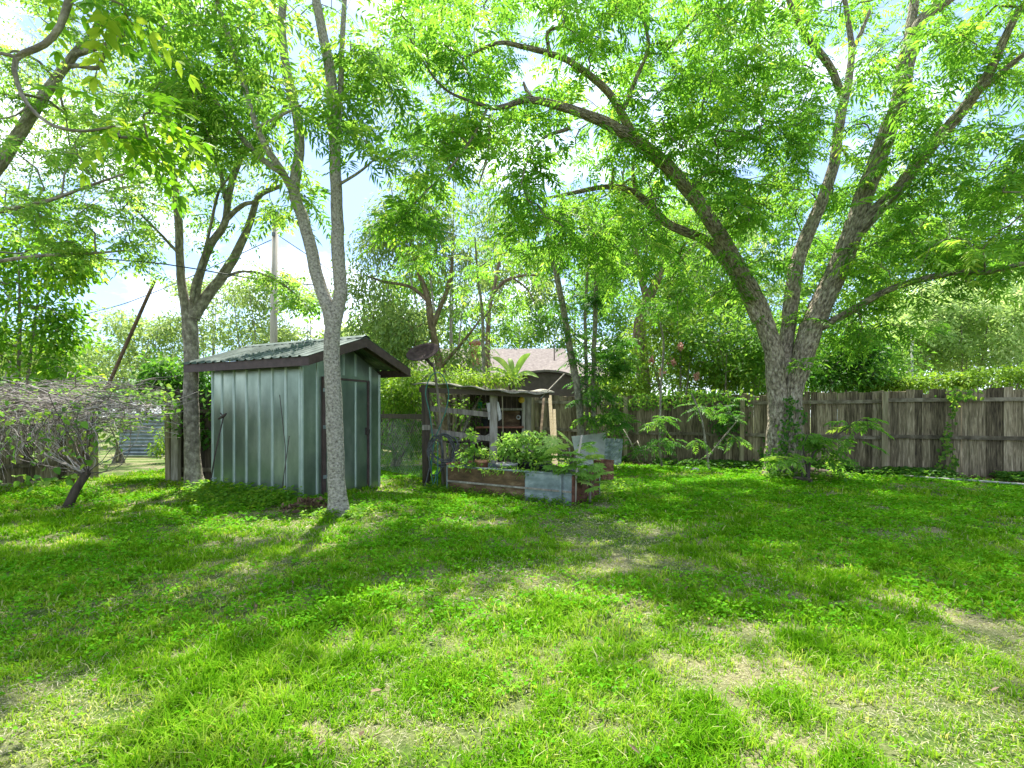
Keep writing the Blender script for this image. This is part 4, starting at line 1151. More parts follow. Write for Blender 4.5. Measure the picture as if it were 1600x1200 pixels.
def build_lawn():
    r = np.random.default_rng(77)
    Vs, Qs, Rs, k0 = [], [], [], 0
    for (y0, y1, per, nb, hh, ww) in [(.9, 3.2, 900, 9, .062, .0052), (.9, 3.2, 2800, 6, .028, .0046), (3.2, 5.5, 520, 9, .064, .0072), (3.2, 5.5, 1250, 6, .034, .0065), (5.5, 9, 230, 9, .06, .0105), (5.5, 9, 260, 6, .04, .010), (9, 13, 150, 8, .06, .015), (13, 19, 50, 8, .07, .022)]:
        area = 1.04 * (y1 * y1 - y0 * y0) + 2 * .5 * (y1 - y0)
        n = int(area * per)
        x, y = wedge(n, y0, y1, r)
        keep = ~blocked(x, y)
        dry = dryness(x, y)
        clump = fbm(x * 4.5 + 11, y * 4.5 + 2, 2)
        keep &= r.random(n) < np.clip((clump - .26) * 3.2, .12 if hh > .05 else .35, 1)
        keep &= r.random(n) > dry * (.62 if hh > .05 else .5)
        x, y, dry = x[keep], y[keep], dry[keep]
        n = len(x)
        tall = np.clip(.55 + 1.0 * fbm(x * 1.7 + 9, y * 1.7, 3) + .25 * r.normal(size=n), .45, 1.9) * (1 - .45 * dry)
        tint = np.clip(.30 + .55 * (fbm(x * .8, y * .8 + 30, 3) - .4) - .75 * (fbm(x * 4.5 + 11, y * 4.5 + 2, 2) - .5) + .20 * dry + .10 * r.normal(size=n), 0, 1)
        bx = np.repeat(x, nb) + r.normal(size=n * nb) * .018 * (ww / .006) ** .5
        by = np.repeat(y, nb) + r.normal(size=n * nb) * .018 * (ww / .006) ** .5
        m = n * nb
        h = hh * np.repeat(tall, nb) * r.uniform(.5, 1.2, m)
        wd = ww * r.uniform(.7, 1.3, m)
        az = r.random(m) * 2 * np.pi
        D = np.column_stack((np.cos(az), np.sin(az), np.zeros(m)))
        Sd = np.column_stack((-np.sin(az), np.cos(az), np.zeros(m)))
        le = (h * r.uniform(.25, 1.15, m))[:, None]
        P = np.column_stack((bx, by, ground_z(bx, by) - .025))
        hz = h[:, None] * ZUP
        w2 = wd[:, None] / 2
        mid = P + D * le * .35 + hz * .62
        tip = P + D * le + hz * (1 - .25 * r.random((m, 1)))
        V = np.stack((P - Sd * w2 * .8, P + Sd * w2 * .8, mid + Sd * w2, mid - Sd * w2, tip + Sd * w2 * .15, tip - Sd * w2 * .15), 1).reshape(-1, 3)
        k = (np.arange(m) * 6)[:, None]
        Q = np.concatenate((k + np.array([[0, 1, 2, 3]]), k + np.array([[3, 2, 4, 5]])), 0)
        t = np.clip(np.repeat(tint, nb) + r.normal(size=m) * .13, 0, 1)
        dead = r.random(m) < (.03 + .10 * np.repeat(dry, nb))
        t[dead] = r.uniform(.93, 1, dead.sum())
        Vs.append(V)
        Qs.append(Q + k0)
        Rs.append(np.repeat(t, 6))
        k0 += len(V)
    g = qmesh("grass", np.concatenate(Vs), np.concatenate(Qs), "grass_blade", rnd=np.concatenate(Rs))
    tag(g, "short tufted green grass of the lawn with thin patches", "grass", kind='stuff')
    # dry thatch lying between the tufts
    acc = Acc()
    for (y0, y1, per, L, wd) in [(.9, 3.5, 3800, .028, .0026), (3.5, 6.5, 1300, .04, .0048), (6.5, 11, 320, .06, .010)]:
        n = int((1.04 * (y1 * y1 - y0 * y0)) * per)
        x, y = wedge(n, y0, y1, r)
        dry = dryness(x, y)
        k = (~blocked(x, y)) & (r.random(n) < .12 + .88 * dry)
        x, y = x[k], y[k]
        n = len(x)
        az = r.random(n) * 2 * np.pi
        P = np.column_stack((x, y, ground_z(x, y) - .012 + r.random(n) * .02))
        D = nrm(np.column_stack((np.cos(az), np.sin(az), r.normal(size=n) * .22)))
        acc.add(leaf4(P, D, nrm(ZUP + r.normal(size=(n, 3)) * .4), L * r.uniform(.5, 1.5, n), wd * r.uniform(.6, 1.4, n)), r.random(n))
    tag(acc.build("dry_thatch", "straw"), "pale dead grass bits lying in the thin lawn patches", "thatch", kind='stuff')
    # low broad-leaved weeds through the lawn
    acc = Acc()
    for (y0, y1, per, L) in [(.9, 3.5, 210, .022), (3.5, 6.5, 150, .03), (6.5, 10.5, 110, .042), (10.5, 14, 70, .06)]:
        n = int((1.04 * (y1 * y1 - y0 * y0)) * per)
        x, y = wedge(n, y0, y1, r)
        c = fbm(x * .75 + 60, y * .75 + 4, 3) + .16 * np.clip((x / y - .15) / .5, 0, 1) * np.clip((y - 3.2) / 2, 0, 1)
        k = (~blocked(x, y)) & (r.random(n) < np.clip((c - .44) / .16, 0.03, 1)) & (r.random(n) > dryness(x, y) * .8)
        x, y = x[k], y[k]
        n = len(x)
        b = r.random(n)
        for j in range(7):
            az = j * 2.4 + r.random(n)
            rad = L * r.uniform(.1, 1.4, n)
            P = np.column_stack((x + np.cos(az) * rad, y + np.sin(az) * rad, np.zeros(n)))
            P[:, 2] = ground_z(P[:, 0], P[:, 1]) + r.uniform(.0, .055, n)
            D = nrm(np.column_stack((np.cos(az), np.sin(az), r.normal(size=n) * .35)))
            acc.add(leaf6(P, D, nrm(ZUP + r.normal(size=(n, 3)) * .3), L * r.uniform(.7, 1.4, n), L * r.uniform(.55, .95, n)), np.clip(b * .6 + r.random(n) * .4, 0, 1))
    tag(acc.build("clover", "clover_leaf"), "low clover and small broad weeds spread through the lawn", "clover", kind='stuff')
    # taller weeds crowding the shed's foot and the two trunks
    acc = Acc()

    def weeds(x0, y0, x1, y1, wdt, n, L, hmax):
        t = r.random(n)
        x = x0 + (x1 - x0) * t + r.normal(size=n) * wdt
        y = y0 + (y1 - y0) * t + r.normal(size=n) * wdt
        k = ~blocked(x, y)
        x, y = x[k], y[k]
        m = len(x)
        hgt = hmax * r.uniform(.25, 1, m)
        b = r.random(m)
        for j in range(9):
            az = j * 2.4 + r.random(m)
            D = nrm(np.column_stack((np.cos(az), np.sin(az), r.uniform(-.2, .6, m))))
            P = np.column_stack((x, y, ground_z(x, y) + hgt * (j + 1) / 9)) + D * .012
            ll = L * r.uniform(.6, 1.3, m)
            acc.add(leaf6(P, D, nrm(ZUP + r.normal(size=(m, 3)) * .4), ll, ll * .5), np.clip(b * .6 + r.random(m) * .4, 0, 1))
    weeds(-5.7, 9.2, -3.5, 8.05, .14, 330, .075, .22)
    weeds(-5.3, 8.7, -3.7, 7.7, .22, 380, .06, .15)
    weeds(-3.4, 7.9, -2.2, 7.1, .16, 140, .05, .12)
    weeds(-5.9, 9.6, -5.3, 9.2, .2, 90, .07, .2)
    weeds(-1.6, 9.7, .9, 7.98, .09, 160, .05, .13)
    weeds(5.5, 11.3, 7.2, 10.9, .18, 170, .07, .2)
    weeds(-2.75, 7.15, -2.1, 7.05, .10, 60, .05, .10)
    weeds(1.0, 8.2, 2.2, 10.2, .2, 90, .06, .16)
    tag(acc.build("weeds", "broad_leaf"), "leafy green weeds crowding the foot of the shed and garden bed", "weeds", kind='stuff')
    # strip of ivy and plants along the plank fence
    acc = Acc()
    n = 2600
    t = r.random(n)
    off = np.abs(r.normal(size=n)) * .38 + .08
    x = 11.6 - t * 9.2
    y = (17.36 - .572 * x) - off * 1.15
    keep = fbm(x * 1.3, y * 1.3 + 70, 3) > .42
    x, y = x[keep], y[keep]
    n = len(x)
    for j in range(6):
        az = j * 2.4 + r.random(n)
        D = nrm(np.column_stack((np.cos(az), np.sin(az), r.uniform(-.3, .5, n))))
        P = np.column_stack((x, y, r.uniform(.02, .17, n))) + D * .03
        ll = .085 * r.uniform(.5, 1.3, n)
        acc.add(leaf6(P, D, nrm(ZUP + r.normal(size=(n, 3)) * .4), ll, ll * .6), r.random(n))
    tag(acc.build("ground_ivy", "dark_leaf"), "dark ivy and seedlings straggling along the fence foot", "ivy", kind='stuff')
    acc = Acc()
    n = 5200
    x = 11.8 - r.random(n) * 9.6
    y = (17.36 - .572 * x) - np.abs(r.normal(size=n)) * .55
    P = np.column_stack((x, y, ground_z(x, y) + r.uniform(.0, .05, n)))
    acc.add(leaf6(P, nrm(np.column_stack((r.normal(size=(n, 2)), r.normal(size=n) * .25))), nrm(ZUP + r.normal(size=(n, 3)) * .4), .075 * r.uniform(.5, 1.4, n), .032 * r.uniform(.6, 1.3, n)), r.random(n))
    n = 420
    x, y = wedge(n, 1.2, 11, r)
    k = ~blocked(x, y)
    x, y = x[k], y[k]
    n = len(x)
    P = np.column_stack((x, y, ground_z(x, y) + r.uniform(.01, .035, n)))
    acc.add(leaf6(P, nrm(np.column_stack((r.normal(size=(n, 2)), r.normal(size=n) * .2))), nrm(ZUP + r.normal(size=(n, 3)) * .3), .05 * r.uniform(.5, 1.4, n), .018 * r.uniform(.6, 1.3, n)), r.random(n))
    n = 300
    a = G(482, 798)
    P = np.column_stack((a[0] + r.normal(size=n) * .20, a[1] + .1 + r.normal(size=n) * .14, np.zeros(n)))
    P[:, 2] = .02 + .12 * np.exp(-((P[:, 0] - a[0]) / .2) ** 2) * r.random(n)
    acc.add(leaf6(P, rdir(n, r), rdir(n, r), .10 * r.uniform(.5, 1.4, n), .05 * r.uniform(.6, 1.3, n)), r.random(n) * .75)
    tag(acc.build("leaf_litter", "dead_leaf"), "brown fallen leaves along the fence, by the shed corner and scattered on the lawn", "leaf litter", kind='stuff')


build_lawn()
# ------------------------------------------------------------------ metal shed
RO = random.Random(19)


def frame_of(o):
    return Matrix.Translation(o.location) @ Matrix.Rotation(o.rotation_euler[2], 4, 'Z')


def build_shed():
    t = thing("garden_shed", "small green-grey sheet metal shed with brown fascia and a side door", "shed", (-3.476, 8.43, 0), math.radians(64.5))
    LW, GW, H = 2.25, 1.95, 2.2
    AP = 2.70                                            # wall height at the ridge
    ribs = [.02 + .325 * i for i in range(8)]
    m = MB()
    m.box((0, 0.02, -.03), (.03, LW, H))
    m.build("wall", "shed_metal", t)
    for y in ribs[:7] + [LW - .02]:
        b = MB()
        b.prism([(-.018, y - .016), (-.018, y + .016), (.0, y + .026), (.0, y - .026)], 2, -.03, H - .004)
        b.build("rib", "rib_highlight_metal", t)
    g = MB()
    g.prism([(0.0, -.03), (GW, -.03), (GW, H), (GW / 2, AP), (0.0, H)], 1, -.012, .018)
    g.build("gable_wall", "shed_metal", t)
    for x in (.02, .33, .64, .95, 1.26, 1.66, GW - .02):
        top = H + (AP - H) * (1 - abs(x - GW / 2) / (GW / 2)) - .02
        b = MB()
        z0 = 2.12 if .46 < x < 1.6 else -.03
        b.prism([(x - .024, -.012), (x + .024, -.012), (x + .015, -.03), (x - .015, -.03)], 2, z0, top)
        b.build("rib", "rib_highlight_metal", t)
    for lo, hi in (((GW - .03, .02, -.03), (GW, LW, H)),):
        b = MB()
        b.box(lo, hi)
        b.build("wall", "shed_metal", t)
    b = MB()
    b.prism([(0.03, -.03), (GW - .03, -.03), (GW - .03, H), (GW / 2, AP), (.03, H)], 1, LW - .03, LW - .002)
    b.build("gable_wall", "shed_metal", t)
    # door in the gable wall
    d = MB()
    d.box((.51, -.034, .05), (1.545, -.016, 2.02))
    door = d.build("door", "shed_metal", t)
    for x in (.80, 1.24):
        b = MB()
        b.prism([(x - .022, -.034), (x + .022, -.034), (x + .014, -.05), (x - .014, -.05)], 2, .06, 2.01)
        b.build("rib", "rib_highlight_metal", door)
    f = MB()
    f.box((.43, -.052, .0), (.505, -.012, 2.06))
    f.box((1.55, -.052, .0), (1.60, -.012, 2.06))
    f.box((.505, -.052, 2.025), (1.55, -.012, 2.06))
    f.build("door_frame", "brown_paint", t)
    for z in (.30, 1.16, 1.80):
        b = MB()
        b.box((.425, -.060, z), (.60, -.053, z + .06))
        b.build("hinge", "galv", door)
    b = MB()
    b.box((1.50, -.075, 1.02), (1.535, -.035, 1.16))
    b.tube([(1.52, -.075, 1.13), (1.56, -.09, 1.12), (1.565, -.08, 1.05)], .008, 6)
    b.build("latch", "rod_iron", door)
    # roof: two ribbed sheets
    ov, og, og2 = .32, .52, .32
    zE, zA = 2.31, 2.77

    def rz(x):
        return zA - (zA - zE) * abs(x - GW / 2) / (GW / 2 + ov)
    for side in (-1, 1):
        prof = []
        y0, y1 = -og, LW + og2
        n = int((y1 - y0) / .2)
        ys = []
        for i in range(n):
            a = y0 + (y1 - y0) * i / n
            c = (y1 - y0) / n
            ys += [(a, 0), (a + c * .62, 0), (a + c * .72, .022), (a + c * .88, .022), (a + c * .98, 0)]
        ys.append((y1, 0))
        xs = [GW / 2, GW / 2 + side * (GW / 2 + ov + .03)]
        P, nn = [], len(ys)
        for k, x in enumerate(xs):
            for (yy, dz) in ys:
                P.append((x, yy, rz(x) + dz + .012))
        for k, x in enumerate(xs):
            for (yy, dz) in ys:
                P.append((x, yy, rz(x) + dz + .004))
        fs = []
        for i in range(nn - 1):
            fs.append((i, i + 1, nn + i + 1, nn + i))
            fs.append((2 * nn + i, 3 * nn + i, 3 * nn + i + 1, 2 * nn + i + 1))
            fs.append((nn + i, nn + i + 1, 3 * nn + i + 1, 3 * nn + i))
        fs.append((0, nn, 3 * nn, 2 * nn))
        fs.append((nn - 1, 3 * nn - 1, 4 * nn - 1, 2 * nn - 1))
        b = MB()
        b.add(P, fs)
        b.build("roof_sheet", "roof_metal", t)
    b = MB()
    b.prism([(GW / 2 - .11, rz(GW / 2 - .11) + .030), (GW / 2, zA + .044), (GW / 2 + .11, rz(GW / 2 + .11) + .030), (GW / 2 + .11, rz(GW / 2 + .11) + .036), (GW / 2, zA + .052), (GW / 2 - .11, rz(GW / 2 - .11) + .036)], 1, -og - .01, LW + og2 + .01)
    b.build("ridge_cap", "roof_metal", t)
    # fascia boards
    for x in (-ov, GW + ov):
        b = MB()
        s = 1 if x > 0 else -1
        b.box((min(x, x - .025 * s), -og + .026, zE - .145), (max(x, x - .025 * s), LW + og2 - .026, zE - .004))
        b.build("fascia", "brown_paint", t)
    for y0, y1 in ((-og, -og + .025), (LW + og2 - .025, LW + og2)):
        b = MB()
        P = [(-ov, zE - .145), (GW / 2, zA - .165), (GW + ov, zE - .145), (GW + ov, zE - .003), (GW / 2, zA - .003), (-ov, zE - .003)]
        b.prism([P[0], P[1], P[4], P[5]], 1, y0, y1)
        b.prism([P[1], P[2], P[3], P[4]], 1, y0 + .001, y1 + .001)
        b.build("rake_board", "brown_paint", t)
    # rafters under the overhang
    b = MB()
    for y in (-.28,):
        for x0, x1 in ((-ov + .03, GW / 2), (GW / 2, GW + ov - .03)):
            b.beam((x0, y, rz(x0) - .05), (x1, y, rz(x1) - .05), .04, .08)
    b.build("rafter", "dark_wood", t)


build_shed()


def stick(name, label, cat, pts, rads, mat, group=None, parts=None):
    p0 = pts[0]
    t = thing(name, label, cat, (p0[0], p0[1], 0), group=group)
    o = np.array((p0[0], p0[1], 0))
    m = MB()
    m.tube([np.array(p) - o for p in pts], rads, 8)
    m.build("shaft", mat, t)
    return t, o


# things leaning on the shed's long wall
t, o = stick("garden_tool", "rusty long-handled garden tool leaning on the shed wall by the forked tree", "tool", [W(326, 772, 9.05), W(336, 710, 9.08), W(349, 652, 9.12)], [.013, .012, .011], "rod_iron")
m = MB()
m.tube([W(341, 655, 9.1) - o, W(349, 650, 9.11) - o, W(354, 646, 9.11) - o], [.012, .03, .012], 8)
m.tube([W(344, 645, 9.1) - o, W(350, 652, 9.11) - o], [.01, .014], 8)
m.build("head", "rod_iron", t)
m = MB()
m.tube([W(330, 748, 9.03) - o, W(338, 747, 9.03) - o], .012, 6)
m.build("bracket", "galv", t)
stick("thin_rod", "thin iron rod leaning upright against the middle of the shed wall", "rod", [W(447, 792, 8.28), W(446, 700, 8.36), W(437, 617, 8.44)], .006, "rod_iron")
stick("thin_rod", "short iron rod crossing the taller one at the shed's near corner", "rod", [W(437, 792, 8.24), W(444, 740, 8.30), W(452, 681, 8.36)], .007, "rod_iron")
stick("leaning_pipe", "long brown pipe jutting slantwise out of the vine tangle", "pipe", [(*W(110, 757, 10.4)[:2], -.05), W(168, 605, 10.4), W(205, 521, 10.4), W(242, 438, 10.4)], [.036, .034, .033, .032], "leaning_pipe")


# ------------------------------------------------------------------ fences
def plank_fence(name, label, x0, y0, rz, L, posts, hfun, rails=(.88, 1.74), bw=.145, thick=.02, boardmat="fence_wood", seed=3):
    t = thing(name, label, "fence", (x0, y0, 0), rz)
    R = random.Random(seed)
    ed = [0.0] + [p for p in posts if 0 < p < L] + [L]
    ed = sorted(set(ed))
    for a, b_ in zip(ed[:-1], ed[1:]):
        m = MB()
        x = a
        alt = 0.0
        while x < b_ - .02:
            w_ = min(bw * R.uniform(.92, 1.06), b_ - x)
            h = hfun(x) + R.uniform(-.035, .03) - (R.random() < .06) * R.uniform(.03, .12)
            alt = .0 if alt else .016
            yy = alt + R.uniform(.0, .010)
            tl = R.uniform(-.007, .007)
            z0 = R.uniform(.01, .06)
            rn = R.random()
            x2 = x + w_ + (.006 if R.random() < .9 else -.006)
            P = [(x - .002, yy, z0), (x2, yy, z0), (x2, yy + thick, z0), (x - .002, yy + thick, z0),
                 (x - .002 + tl, yy, h), (x2 + tl, yy + .003, h + R.uniform(-.02, .02)), (x2 + tl, yy + thick, h), (x - .002 + tl, yy + thick, h)]
            m.add(P, [(0, 3, 2, 1), (4, 5, 6, 7), (0, 1, 5, 4), (1, 2, 6, 5), (2, 3, 7, 6), (3, 0, 4, 7)], rn)
            x += w_
        m.build("board_panel", boardmat, t)
        for rzv in rails:
            k = MB()
            k.beam((a + .005, -.035, rzv + hfun(a) - 1.98 + R.uniform(-.02, .02)), (b_ - .005, -.035, rzv + hfun(b_) - 1.98 + R.uniform(-.025, .025)), .05, .085, R.random())
            k.build("rail", "fence_rail", t)
    for p in posts:
        k = MB()
        tl = R.uniform(-.03, .03)
        top = hfun(p) - R.uniform(.0, .05)
        P = [(p - .055, -.17, -.1), (p + .055, -.17, -.1), (p + .055, -.066, -.1), (p - .055, -.066, -.1)]
        P += [(q[0] + tl, q[1], top) for q in P]
        k.add(P, [(0, 3, 2, 1), (4, 5, 6, 7), (0, 1, 5, 4), (1, 2, 6, 5), (2, 3, 7, 6), (3, 0, 4, 7)], R.random())
        k.build("post", "post_wood", t)
    return t


X0 = -5.4
px_posts = [-5.2, -2.0, .75, 3.46, 6.21, 8.9, 11.6, 14.2]
plank_fence("plank_fence", "long weathered plank fence with pale posts running behind the pecan", X0, 17.36 - .572 * X0, math.atan2(-.497, .868),
            (15 - X0) / .868, [(x - X0) / .868 for x in px_posts], lambda s: 1.98 + .20 * max(0, min(1, (9.5 - s) / 5)), seed=8)
plank_fence("side_fence", "grey vertical board fence in shade behind the vine tangle", -11.4, 6.73, math.atan2(.925, .38), 5.25, [.1, 2.6, 5.15], lambda s: 1.9, rails=(.45, 1.6), bw=.19, seed=4)
t = plank_fence("gate_fence", "short dark board fence with a stout grey post beside the gateway", -7.35, 11.06, math.radians(-8), 1.9, [.05], lambda s: 1.92, rails=(.3, 1.55), bw=.15, boardmat="dark_wood", seed=6)
m = MB()
m.box((.16, -.20, -.05), (.32, -.10, 1.72), .6, jit=.01)
m.build("post", "grey_wood", t)
# corrugated sheet seen through the gateway
a = W(186, 712, 17.8)
t = thing("corrugated_sheet", "ribbed galvanised sheet fence standing beyond the gateway", "sheet fence", (a[0], a[1], 0), math.radians(4))
m = MB()
n = 60
P = []
for i in range(n + 1):
    z = 1.48 * i / n
    dy = .022 * math.sin(i * math.pi / 2.5)
    P += [(0, dy, z), (1.65, dy, z), (0, dy + .006, z), (1.65, dy + .006, z)]
fs = []
for i in range(n):
    k = 4 * i
    fs += [(k, k + 1, k + 5, k + 4), (k + 2, k + 6, k + 7, k + 3), (k, k + 4, k + 6, k + 2), (k + 1, k + 3, k + 7, k + 5)]
m.add(P, fs)
m.build("sheet", "galv", t)
for x in (.02, 1.6):
    m = MB()
    m.box((x, .045, -.05), (x + .07, .12, 1.55))
    m.build("post", "grey_wood", t)
# wire fence with a timber top rail between shed and shelter
a, b = W(585, 650, 13.0), W(664, 651, 11.0)
t = thing("wire_fence", "low wire mesh fence with a dark timber top rail between shed and shelter", "fence", (a[0], a[1], 0))
o = np.array((a[0], a[1], 0))
m = MB()
m.beam(a - o, b - o, .05, .11)
m.build("rail", "dark_wood", t)
m = MB()
dv = (b - a)
dv[2] = 0
for i in range(46):
    for s in (1, -1):
        p = i / 30
        q = p + s * .45
        lo_, hi_ = p, q
        z0, z1 = .05, 1.34
        if q < 0:
            z1 = .05 + 1.29 * (p / .45)
            q = 0
        if q > 1:
            z1 = .05 + 1.29 * ((1 - p) / .45)
            q = 1
        if p > 1 or z1 <= .06:
            continue
        A_ = (a - o) * np.array((1, 1, 0)) + dv * p + np.array((0, 0, z0))
        B_ = (a - o) * np.array((1, 1, 0)) + dv * q + np.array((0, 0, z1))
        m.tube([A_, B_], .0025, 3, cap=False)
m.build("mesh", "galv", t)
for f in (0.0, 1.0):
    m = MB()
    p = (a - o) * np.array((1, 1, 0)) + dv * f
    m.box((p[0] - .05, p[1] + .03, -.05), (p[0] + .05, p[1] + .13, 1.4))
    m.build("post", "dark_wood", t)

# ------------------------------------------------------------------ vine arbor: dry tangle on a leaning stub
a = G(104, 792)
t = thing("vine_tangle", "grey dry tangle of grape vine sagging over a leaning stub", "vine", (a[0], a[1], 0))
m = MB()
m.tube([(0, 0, -.05), (.07, .08, .25), (.16, .2, .52)], [.068, .06, .055], 10)
m.build("stub", "dark_wood", t)
r = np.random.default_rng(12)
TV, TQ, TT, RR, n0 = [], [], [], [], 0


def vine(P, R, k=4):
    global n0
    V, Q, T = tube_np(P, R, k)
    TV.append(V)
    TQ.append(Q + n0)
    TT.append(T)
    RR.append(np.full(len(V), r.random()))
    n0 += len(V)


def arb(n):
    """points in the arbor's roof: a sagging slab"""
    Y = r.uniform(7.7, 11.0, n)
    px = r.uniform(-190, 222, n)
    py = 650 - (r.random(n) ** .8) * 52 + 30 * r.random(n) ** 2
    py = py + np.where(px > 170, r.uniform(-14, 10, n), 0) + (Y - 9) * -2
    return np.column_stack(((px - CX) / F * Y, Y, CAMZ - (py - HY) / F * Y))


S0 = arb(980)
for p in S0:
    az = r.normal() * .6 + (math.pi if r.random() < .5 else 0)
    L = r.uniform(.5, 1.7)
    n_ = 7
    d = np.array((math.cos(az), math.sin(az) * .8, r.normal() * .16))
    tt = np.linspace(-.5, .5, n_)[:, None]
    P = p + d * L * tt + np.cumsum(r.normal(size=(n_, 3)) * .045, 0)
    P[:, 2] -= .10 * (tt[:, 0] ** 2) * L
    R0 = r.uniform(.003, .008)
    vine(P, np.linspace(R0, R0 * .6, n_))
for i in range(300):                      # hanging canes in front
    Y = r.uniform(7.5, 8.8)
    px = r.choice([r.uniform(-60, 175), r.normal(60, 45)])
    p = W(px, r.uniform(640, 668), Y)
    L = r.uniform(.25, .85) * (1.0 if px < 150 else .6)
    az = r.uniform(0, 2 * math.pi)
    n_ = 8
    tt = np.linspace(0, 1, n_)[:, None]
    P = p + np.array((math.cos(az), math.sin(az) * .4, 0)) * L * .75 * tt + np.array((0, 0, -1)) * L * (tt ** 1.2) * r.uniform(.4, 1.1) + np.cumsum(r.normal(size=(n_, 3)) * .03, 0)
    P[:, 2] = np.maximum(P[:, 2], .15)
    R0 = r.uniform(.003, .0065)
    vine(P, np.linspace(R0, R0 * .5, n_))
top = np.array((a[0] + .15, a[1] + .2, .5))
for i in range(30):                       # canes rising from the stub
    e = W(r.uniform(-30, 230), r.uniform(615, 675), r.uniform(7.6, 9.4))
    n_ = 10
    tt = np.linspace(0, 1, n_)[:, None]
    P = top * (1 - tt) + e * tt + np.sin(np.pi * tt) * np.array((r.normal() * .12, r.normal() * .12, -.12 + r.normal() * .12)) + np.cumsum(r.normal(size=(n_, 3)) * .02, 0)
    R0 = r.uniform(.004, .012)
    vine(P, np.linspace(R0, R0 * .5, n_))
qmesh("canes", np.concatenate(TV), np.concatenate(TQ), "vine_stem", t, rnd=np.concatenate(RR), tc=np.concatenate(TT), smooth=True)
acc = Acc()
for (px, py, Y, sx, sz, n_) in [(60, 648, 7.8, .45, .07, 60), (110, 642, 7.9, .25, .06, 30), (30, 655, 7.8, .2, .06, 20), (75, 748, 7.7, .28, .05, 34), (130, 690, 8, .2, .15, 26), (170, 622, 9.6, .6, .1, 150), (225, 618, 10.2, .6, .14, 190),
                               (90, 618, 9.4, .9, .1, 120), (20, 610, 9.5, .7, .1, 90), (110, 690, 7.8, .5, .2, 60), (30, 690, 8.2, .5, .2, 50), (150, 665, 8.6, .4, .1, 50), (225, 650, 10.0, .4, .1, 40), (250, 640, 10.6, .3, .18, 60), (-60, 640, 8.4, .6, .15, 60)]:
    P = W(px, py, Y) + r.normal(size=(n_, 3)) * np.array((sx, .25, sz))
    D = rdir(n_, r)
    D[:, 2] -= .3
    acc.add(leaf6(P, nrm(D), nrm(ZUP + r.normal(size=(n_, 3)) * .6), .095 * r.uniform(.6, 1.3, n_), .085 * r.uniform(.7, 1.2, n_)), r.random(n_))
acc.build("vine_leaves", "shrub_leaf", t)
for (px, Y, z) in ((-40, 9.5, 1.7), (40, 10.6, 1.6)):
    m = MB()
    p = W(px, 650, Y) - np.array(t.location)
    m.tube([(p[0], p[1], -.05), (p[0] + .02, p[1], z)], .045, 8)
    m.build("post", "dark_wood", t)

# ------------------------------------------------------------------ ramshackle shelter
t = thing("shelter", "ramshackle open timber shelter with a sagging grey roof beside the garden bed", "shelter", (-1.67, 10.04, 0))
o = np.array((-1.67, 10.04, 0))


def Wl(px, py, Y):
    return W(px, py, Y) - o


m = MB()
m.tube([Wl(667, 762, 10.04), Wl(665, 700, 10.04), Wl(666, 640, 10.05), Wl(663, 602, 10.06)], [.085, .075, .085, .07], 8)
m.build("post", "dark_wood", t)
p = Wl(769, 700, 10.5)
for nm, (px, Y, wd, zt, mt) in enumerate([(771, 10.5, .15, 1.88, "grey_wood"), (818, 13.2, .10, 1.95, "grey_wood"), (826, 13.3, .12, 2.0, "grey_wood"), (737, 13.2, .09, 1.95, "dark_wood"), (665, 12.9, .10, 2.1, "dark_wood")]):
    p = Wl(px, 650, Y)
    m = MB()
    m.box((p[0] - wd / 2, p[1] - .06, -.05), (p[0] + wd / 2, p[1] + .06, zt), RO.random(), jit=.012)
    m.build("post", mt, t)
# roof
nx_, ny_ = 40, 10
P = []
for layer in (0, 1):
    for j in range(ny_ + 1):
        for i in range(nx_ + 1):
            u, v = i / nx_, j / ny_
            Y = 9.95 + 3.4 * v + .06 * math.sin(u * 9)
            X = (-.192 + .275 * u) * 9.95 + .06 * math.sin(v * 7)
            z = 1.965 + .018 * math.sin(u * 34) + .05 * math.sin(u * 5.3 + 1) + .18 * v - .10 * u + .03 * math.sin(v * 6 + u * 4) - layer * .02
            P.append((X - o[0], Y - o[1], z))
st = (nx_ + 1) * (ny_ + 1)
fs = []
for j in range(ny_):
    for i in range(nx_):
        k = j * (nx_ + 1) + i
        fs.append((k, k + 1, k + nx_ + 2, k + nx_ + 1))
        fs.append((st + k, st + k + nx_ + 1, st + k + nx_ + 2, st + k + 1))
for i in range(nx_):
    fs.append((i, st + i, st + i + 1, i + 1))
    k = ny_ * (nx_ + 1) + i
    fs.append((k, k + 1, st + k + 1, st + k))
m = MB()
m.add(P, fs)
m.build("roof", "grey_wood", t)
for a_, b_, wd, th, mt in [((655, 609, 10.1), (858, 618, 10.2), .05, .10, "dark_wood"), ((783, 611, 10.15), (850, 614, 10.1), .03, .05, "grey_wood"),
                           ((670, 638, 10.2), (765, 648, 10.4), .03, .105, "grey_wood"), ((664, 672, 10.2), (768, 686, 10.35), .03, .10, "grey_wood"), ((690, 690, 10.6), (765, 693, 10.7), .12, .04, "dark_wood"),
                           ((735, 695, 10.4), (768, 678, 10.5), .04, .05, "grey_wood"), ((660, 668, 9.95), (672, 668, 9.95), .03, .10, "grey_wood"), ((785, 612, 10.2), (786, 676, 10.2), .018, .018, "post_wood"), ((845, 622, 10.1), (882, 584, 10.6), .02, .02, "grey_wood")]:
    m = MB()
    m.beam(Wl(*a_), Wl(*b_), wd, th, RO.random(), up=(0, 0, 1) if abs(a_[0] - b_[0]) > 6 else (0, 1, 0))
    m.build("rail", mt, t)
